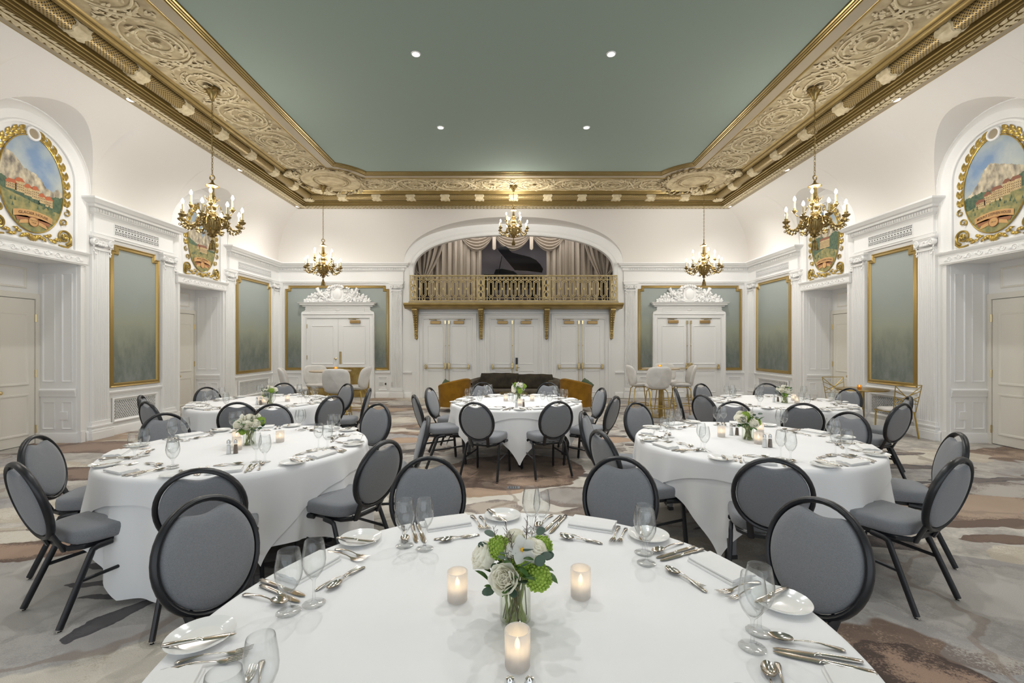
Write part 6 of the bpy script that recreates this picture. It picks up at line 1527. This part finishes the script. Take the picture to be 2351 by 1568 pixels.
FL_B = [('rose',-0.03,-0.05,0.04,-0.1,-0.85,0.55,0.042),('rose',0.03,-0.05,0.05,0.5,-0.7,0.5,0.035),('rose',-0.08,-0.01,0.05,-0.8,-0.3,0.4,0.036),('rose',0.0,0.0,0.095,0,-0.2,1,0.034),('lime',0.07,-0.01,0.06,0,0,1,0.032),('lime',-0.055,-0.04,-0.005,0,0,1,0.022),('tulip',0.06,0.0,0.10,0,0,1,0.02),('rose',0.05,0.05,0.07,0.4,0.6,0.6,0.035),('rose',-0.03,0.06,0.07,-0.3,0.6,0.6,0.035),('tulip',-0.05,0.0,0.11,0,0,1,0.018)]
VASE = {'front': unproj(1183,1421), 'ml': unproj(573,1021), 'mr': unproj(1717,1009), 'c': unproj(1190,921), 'rl': unproj(619,927), 'rr': unproj(1801,925)}
DESC = {'front': 'with cream roses, an orchid and lime snowballs', 'ml': 'of blush roses with broad eucalyptus leaves', 'mr': 'of white tulips and roses', 'c': 'tall white and green bouquet', 'rl': 'with a lime bloom at its right', 'rr': 'of white roses and tulips'}
for i, key in enumerate(TABLES):
    p = VASE[key]; T = TABLES[key]; vv = vase('clear cylinder vase holding the flowers of the %s' % T['name']); vv.location = p
    b = bouquet(5+i, FL_A if i in (0,2,3) else FL_B, 'white and green bouquet %s, on the %s' % (DESC[key].replace('tall white and green bouquet', 'rising in a tall dome'), T['name']), 1.0)
    b.location = (p[0], p[1], p[2]-0.008); b.scale = (1.08,1.08,1.05); b.rotation_euler = (0,0,0 if i == 0 else rnd.uniform(-0.8,0.8))
    if key == 'c': b.scale = (1.05,1.05,1.15)

# ================================================================= LOUNGE FURNITURE
def shell_chair(tall, label, group):
    """upholstered shell stool on four brass legs"""
    t = thing('bar_chair', label, 'chair', group=group); sh = 0.74
    g = MB(); n = 28
    def pad(c, ax, ay, az, RX_, RY_, th, bow):
        vs = []; lay = [(0.0001,-1),(0.8,-0.9),(0.96,-0.55),(1.0,0),(0.96,0.55),(0.8,0.9),(0.0001,1)]
        for q, z in lay:
            for k in range(n):
                a = 2*pi*k/n; c_, s_ = cos(a), sin(a); x = math.copysign(abs(c_)**0.62, c_)*RX_*q; y = math.copysign(abs(s_)**0.62, s_)*RY_*q
                vs.append(Vector(c)+Vector(ax)*x+Vector(ay)*y+Vector(az)*(th*z+bow*(x/RX_)**2))
        g.add(vs, [(i*n+k, i*n+(k+1)%n, (i+1)*n+(k+1)%n, (i+1)*n+k) for i in range(len(lay)-1) for k in range(n)])
    pad((0,0.02,sh-0.04), (1,0,0), (0,1,0), (0,0,1), 0.235, 0.215, 0.038, 0.03); g.build('seat', M['boucle'], t, angle=70); g = MB()
    pad((0,-0.235,sh+0.165), (1,0,0), (0,-0.22,0.975), (0,0.975,0.22), 0.255, 0.235, 0.035, 0.09); g.build('backrest', M['boucle'], t, angle=70)
    for sx in (-1,1):
        for sy in (-1,1):
            g = MB(); g.tube([(sx*0.13,sy*0.11,sh-0.075),(sx*0.17,sy*0.15,sh-0.13),(sx*0.225,sy*0.225,0.0)], 0.0105, 8); g.build('leg', M['gold_chair'], t)
    g = MB(); g.tube([(x,y,0.28) for x,y in ((-0.205,-0.20),(0.205,-0.20),(0.205,0.20),(-0.205,0.20))], 0.008, 6, True); g.tube([(x,y,sh-0.08) for x,y in ((-0.13,-0.11),(0.13,-0.11),(0.13,0.11),(-0.13,0.11))], 0.009, 6, True); g.build('foot_rail', M['gold_chair'], t)
    index_kids(t); return t
bc = shell_chair(True, 'x', 'cream bar chairs'); bf = [False]
def face(x, y, tx, ty): return atan2(ty-y, tx-x)-pi/2
for (x, y), (tx, ty), lab in (((2.97,9.42),(3.0,10.2),'cream bar chair with its back to the room, before the right bar table'),((2.77,10.0),(3.4,10.0),'cream bar chair beside the right bar table, on the sofa side'),((3.66,9.9),(3.0,10.0),'cream bar chair on the outer side of the right bar table'),((3.60,10.75),(3.5,10),'cream bar chair behind the right bar table, by the panic-bar doors'),
    ((-3.32,8.62),(-3.42,9.4),'cream bar chair with its back to the room, before the left bar table'),((-4.25,8.85),(-3.4,9.2),'cream bar chair on the outer side of the left bar table, by the corner'),((-4.17,9.72),(-3.7,9.2),'cream bar chair behind the left bar table, against the brass-plated door'),((-3.20,9.25),(-3.9,9.25),'cream bar chair seen side-on, left bar table, before the brass plate')):
    put(bc, bf, (x,y,0), face(x,y,tx,ty), lab, 'cream bar chairs')
def bar_table(x, y, top, name, label, h=1.06, R=0.40, base=True):
    t = thing(name, label, 'table', (x,y,0)); g = MB(); g.lathe([(0,h-0.025),(R-0.01,h-0.025),(R,h-0.012),(R-0.004,h),(0,h)], 40); g.build('table_top', top, t)
    g = MB(); g.lathe([(0.045,0.02),(0.045,h-0.025)], 20); g.build('pedestal', M['brass_plate'], t)
    g = MB(); g.lathe([(0,0),(0.27,0),(0.27,0.012),(0.05,0.022),(0,0.022)], 36); g.build('base', M['brass_plate'], t); return t
bar_table(3.24, 10.02, M['wood_top'], 'bar_table', 'high round bar table on brass pedestal among cream chairs, right of the sofa')
bar_table(-3.68, 9.15, M['wood_top'], 'bar_table', 'high round bar table among cream chairs, before the brass-plated door')
bar_table(6.5, 8.5, M['brass_plate'], 'bistro_table', 'round brass-topped table against the right wall, below the gold-framed painting', 0.755, 0.42)
av = votive(True, 0.075, 0.034); af = [False]
for p, w_ in (((3.22,10.0,1.0605),'on the right bar table'),((-3.55,9.1,1.0605),'on the left bar table'),((6.42,8.45,0.7555),'on the brass table by the right wall')):
    put(av, af, p, 0, 'small amber glass candle holder with lit candle, '+w_, 'amber candle holders')
def gold_side_chair():
    t = thing('metal_chair', 'x', 'chair'); g = MB()
    n = 24; lay = [(0.0001,0.44),(0.96,0.44),(1,0.455),(0.98,0.48),(0.85,0.495),(0.0001,0.50)]; vs = []
    for q, z in lay:
        for k in range(n): a = 2*pi*k/n; c_, s_ = cos(a), sin(a); vs.append((math.copysign(abs(c_)**0.6,c_)*0.21*q, math.copysign(abs(s_)**0.6,s_)*0.21*q, z))
    g.add(vs, [(i*n+k, i*n+(k+1)%n, (i+1)*n+(k+1)%n, (i+1)*n+k) for i in range(len(lay)-1) for k in range(n)]); g.build('seat', M['boucle'], t, angle=60)
    for sx in (-1,1):
        g = MB(); g.tube([(sx*0.18,0.18,0.44),(sx*0.185,0.19,0.0)], 0.013, 4, up=(1,0,0)); g.build('leg', M['gold_chair'], t)
        g = MB(); g.tube([(sx*0.18,-0.18,0.44),(sx*0.20,-0.25,0.0)], 0.013, 4, up=(1,0,0)); g.build('leg', M['gold_chair'], t)
    g = MB(); Pb = lambda x, z: (x, -0.20-(z-0.44)*0.18, z)
    for a, b in (((-0.19,0.44),(-0.22,0.90)),((0.19,0.44),(0.22,0.90)),((-0.22,0.90),(0.22,0.90)),((-0.19,0.58),(0.19,0.58)),((-0.22,0.89),(0.12,0.58)),((0.22,0.89),(-0.12,0.58)),((-0.21,0.80),(0.19,0.62)),((0.21,0.80),(-0.19,0.62)),((-0.20,0.70),(0.05,0.58)),((0.20,0.70),(-0.05,0.58))):
        g.tube([Pb(*a), Pb((a[0]+b[0])/2,(a[1]+b[1])/2), Pb(*b)], 0.007, 6)
    g.build('backrest_lattice', M['gold_chair'], t); g = MB(); g.tube([(-0.2,0.2,0.435),(0.2,0.2,0.435),(0.19,-0.19,0.435),(-0.19,-0.19,0.435)], 0.010, 4, True); g.build('seat_frame', M['gold_chair'], t)
    index_kids(t); return t
gc = gold_side_chair(); gf = [False]
put(gc, gf, (6.58,7.86,0), 0.0, 'gilt lattice-backed chair with cream seat, near end of the brass table', 'gilt lattice chairs'); put(gc, gf, (6.70,9.27,0), pi, 'gilt lattice-backed chair with cream seat, far end of the brass table by the recess', 'gilt lattice chairs')

def tub_chair():
    t = thing('armchair', 'x', 'armchair'); n = 30
    g = MB(); out = []; R1, R2 = 0.40, 0.31
    def fn(u, v):     # outer shell, wrapping the back and the arms
        a = pi*(-0.12+1.24*u)+pi; hgt = 0.76-0.15*abs(2*u-1)**1.5; r = R1*(0.93+0.09*v); return (r*cos(a), r*sin(a)*0.98, 0.13+(hgt-0.13)*v)
    def fi(u, v):
        a = pi*(-0.12+1.24*u)+pi; hgt = 0.76-0.15*abs(2*u-1)**1.5; r = R2*(0.95+0.12*v)-0.006*(1 if int(u*18) % 2 else 0); return (r*cos(a), r*sin(a)*0.98, 0.30+(hgt-0.30)*v)
    g.grid(fn, n, 8); g.grid(fi, 54, 6)
    g.grid(lambda u, v: tuple(fn(u,1)[c]+(fi(u,1)[c]-fn(u,1)[c])*v+(0.028*sin(pi*v) if c == 2 else 0) for c in range(3)), n, 6)
    for u in (0,1): g.grid(lambda s, v, u=u: tuple(fn(u,v)[c]+(fi(u,max(0,v))[c]-fn(u,v)[c])*s for c in range(3)), 2, 6)
    g.build('shell', M['mustard'], t, angle=60)
    g = MB(); g.lathe([(0,0.26),(0.33,0.26),(0.345,0.29),(0.345,0.36),(0.32,0.40),(0,0.415)], 28); g.build('seat_cushion', M['mustard'], t)
    g = MB(); g.lathe([(0,0.13),(0.36,0.13),(0.37,0.27),(0,0.27)], 28); g.build('seat_base', M['mustard'], t)
    for sx in (-1,1):
        for sy in (-1,1): g = MB(); g.tube([(sx*0.22,sy*0.22,0.14),(sx*0.26,sy*0.26,0)], [0.014,0.008], 8); g.build('leg', M['bronze'], t)
    index_kids(t); return t
tc_ = tub_chair(); tf = [False]
put(tc_, tf, (-1.42,10.85,0), 0.95, 'mustard velvet tub armchair at the left end of the sofa', 'mustard armchairs'); put(tc_, tf, (1.50,10.85,0), -0.95, 'mustard velvet tub armchair at the right end of the sofa', 'mustard armchairs')
def pillow(x, y, z, sx, sz, m_, rx, rz, label, grp, ry=0, name='pillow'):
    g = MB(); n = 12
    for sg in (1,-1):
        def fn(u, v):
            a, b = (u-.5)*2, (v-.5)*2; h = ((1-a**4)*(1-b**4))**0.5*0.075; return (a*sx*(1-0.06*b*b), sg*h, b*sz*(1-0.06*a*a)+0.004*sin(a*9+b*4))
        g.grid(fn, n, n)
    o = g.build(name, m_, angle=80); o.location = (x,y,z); o.rotation_euler = (rx,ry,rz); return tag(o, label, 'pillow', grp)
pillow(-1.60,10.95,0.56,0.15,0.15,M['green_pillow'],-0.25,0.3,'green pillow peeking over the left mustard armchair','small green pillows',0.6)
pillow(1.74,10.95,0.58,0.15,0.15,M['green_pillow'],-0.25,-0.3,'green pillow peeking over the right mustard armchair','small green pillows',0.6)
sf_ = thing('sofa', 'long curved olive velvet sofa in front of the central double door', 'sofa', (0.06,11.75,0))
g = MB(); W2 = 1.32
def srow(u, r, z, dz=0):
    # back in plan: straight middle with curved ends coming forward
    x = (u-.5)*2; ax = abs(x)
    if ax < 0.72: return (x/0.72*(W2-0.45)*r, 0.42*r, z)
    a = (ax-0.72)/0.28*pi*0.5; return (math.copysign((W2-0.45)+0.45*sin(a), x)*r, 0.42*r-0.62*(1-cos(a)), z)
g.grid(lambda u, v: srow(u, 1.0, 0.12+0.58*v-0.10*max(0,abs(2*u-1)-0.75)/0.25*v), 60, 6)
g.grid(lambda u, v: tuple(a*(0.0)+b for a, b in zip((0,0,0), (srow(u,0.84,0.30+0.40*v-0.10*max(0,abs(2*u-1)-0.75)/0.25*v)))), 60, 6)
g.grid(lambda u, v: tuple(srow(u,1.0-0.16*v,0.70-0.10*max(0,abs(2*u-1)-0.75)/0.25+0.03*sin(pi*v))), 60, 6); g.build('back_shell', M['olive'], sf_, angle=70)
g = MB(); P = [srow(u/24, 0.93, 0)[:2] for u in range(25)]+[(W2*0.9,-0.40),(-W2*0.9,-0.40)]; g.prism(P, 0.12, 0.30, 'z'); bevel(g.build('seat_base', M['olive'], sf_), 0.03, 3)
g = MB(); P = [(x*0.93, y*0.9) for x, y in P]; g.prism(P, 0.30, 0.43, 'z'); bevel(g.build('seat_cushion', M['olive'], sf_), 0.05, 4)
for s in (-1, 1):
    g = MB(Matrix.Translation((s*1.30,-0.22,0))); g.lathe([(0.20,0.12),(0.21,0.14),(0.21,0.50),(0.19,0.555),(0.14,0.585),(0,0.59)], 24); g.build('arm', M['olive'], sf_)
for s in (-1,1):
    for y in (-0.3,0.3): g = MB(); g.tube([(s*1.0,y,0.12),(s*1.0,y,0)], 0.02, 8); g.build('leg', M['bronze'], sf_)
pillow(-0.36,11.95,0.62,0.52,0.22,M['olive_dark'],-0.22,0,'long dark brown velvet back pillow on the left half of the sofa','long sofa pillows'); pillow(0.55,11.95,0.60,0.50,0.21,M['olive_dark'],-0.22,0,'long dark brown velvet back pillow on the right half of the sofa','long sofa pillows')
pillow(1.05,11.55,0.53,0.17,0.16,M['olive'],-0.4,0.5,'small olive pillow leaning at the right arm of the sofa','small sofa pillow')
ct = thing('coffee_table', 'low round table with a candle in front of the sofa', 'coffee table', (0.0,10.85,0)); g = MB(); g.lathe([(0,0.40),(0.34,0.40),(0.345,0.41),(0.34,0.425),(0,0.425)], 32); g.build('table_top', M['brass_plate'], ct)
g = MB(); g.lathe([(0.05,0.02),(0.05,0.40)], 16); g.build('pedestal', M['brass_plate'], ct); g = MB(); g.lathe([(0,0),(0.2,0),(0.2,0.015),(0,0.02)], 24); g.build('base', M['brass_plate'], ct)

# ================================================================= SMALL THINGS
fb = thing('floor_outlet', 'grey floor outlet plate with two rows of dark sockets in the carpet', 'outlet', (0.0,5.02,0)); g = MB(); g.box(-0.07,0.07,-0.04,0.04,0,0.005); g.build('cover_plate', M['grey_leg'], fb)
g = MB()
for i in range(4):
    for j in range(2): x = -0.042+i*0.026; y = -0.016+j*0.032; g.box(x-0.007,x+0.007,y-0.009,y+0.009,0.005,0.0056)
g.build('sockets', M['dark'], fb)
for u, z, w_, h, lab, sk in ((-3.93,0.415,0.13,0.10,'white double outlet plate in the panel right of the brass-plated door',1),(-3.80,0.41,0.05,0.10,'small white plate with a dark round socket, beside the left rear pilaster',2),(-3.60,0.41,0.055,0.11,'narrow white switch plate on the base of the left rear pilaster',0),(4.10,0.41,0.055,0.11,'narrow white switch plate beside the right carved door frame',0)):
    t = thing('wall_plate', lab, 'outlet'); g = MB(WB); d = 0.0 if sk != 0 or u > 0 else 0.05; g.box(u-w_/2,u+w_/2,d,d+0.012,z-h/2,z+h/2); bevel(g.build('cover', M['plate_white'], t), 0.003, 1)
    if sk: g = MB(WB @ Matrix.Translation((u,0.012,z)) @ Matrix.Rotation(-pi/2,4,'X')); g.lathe([(0,0.001),(0.028 if sk == 2 else 0.006,0.001)], 16); g.build('socket', M['dark'], t)
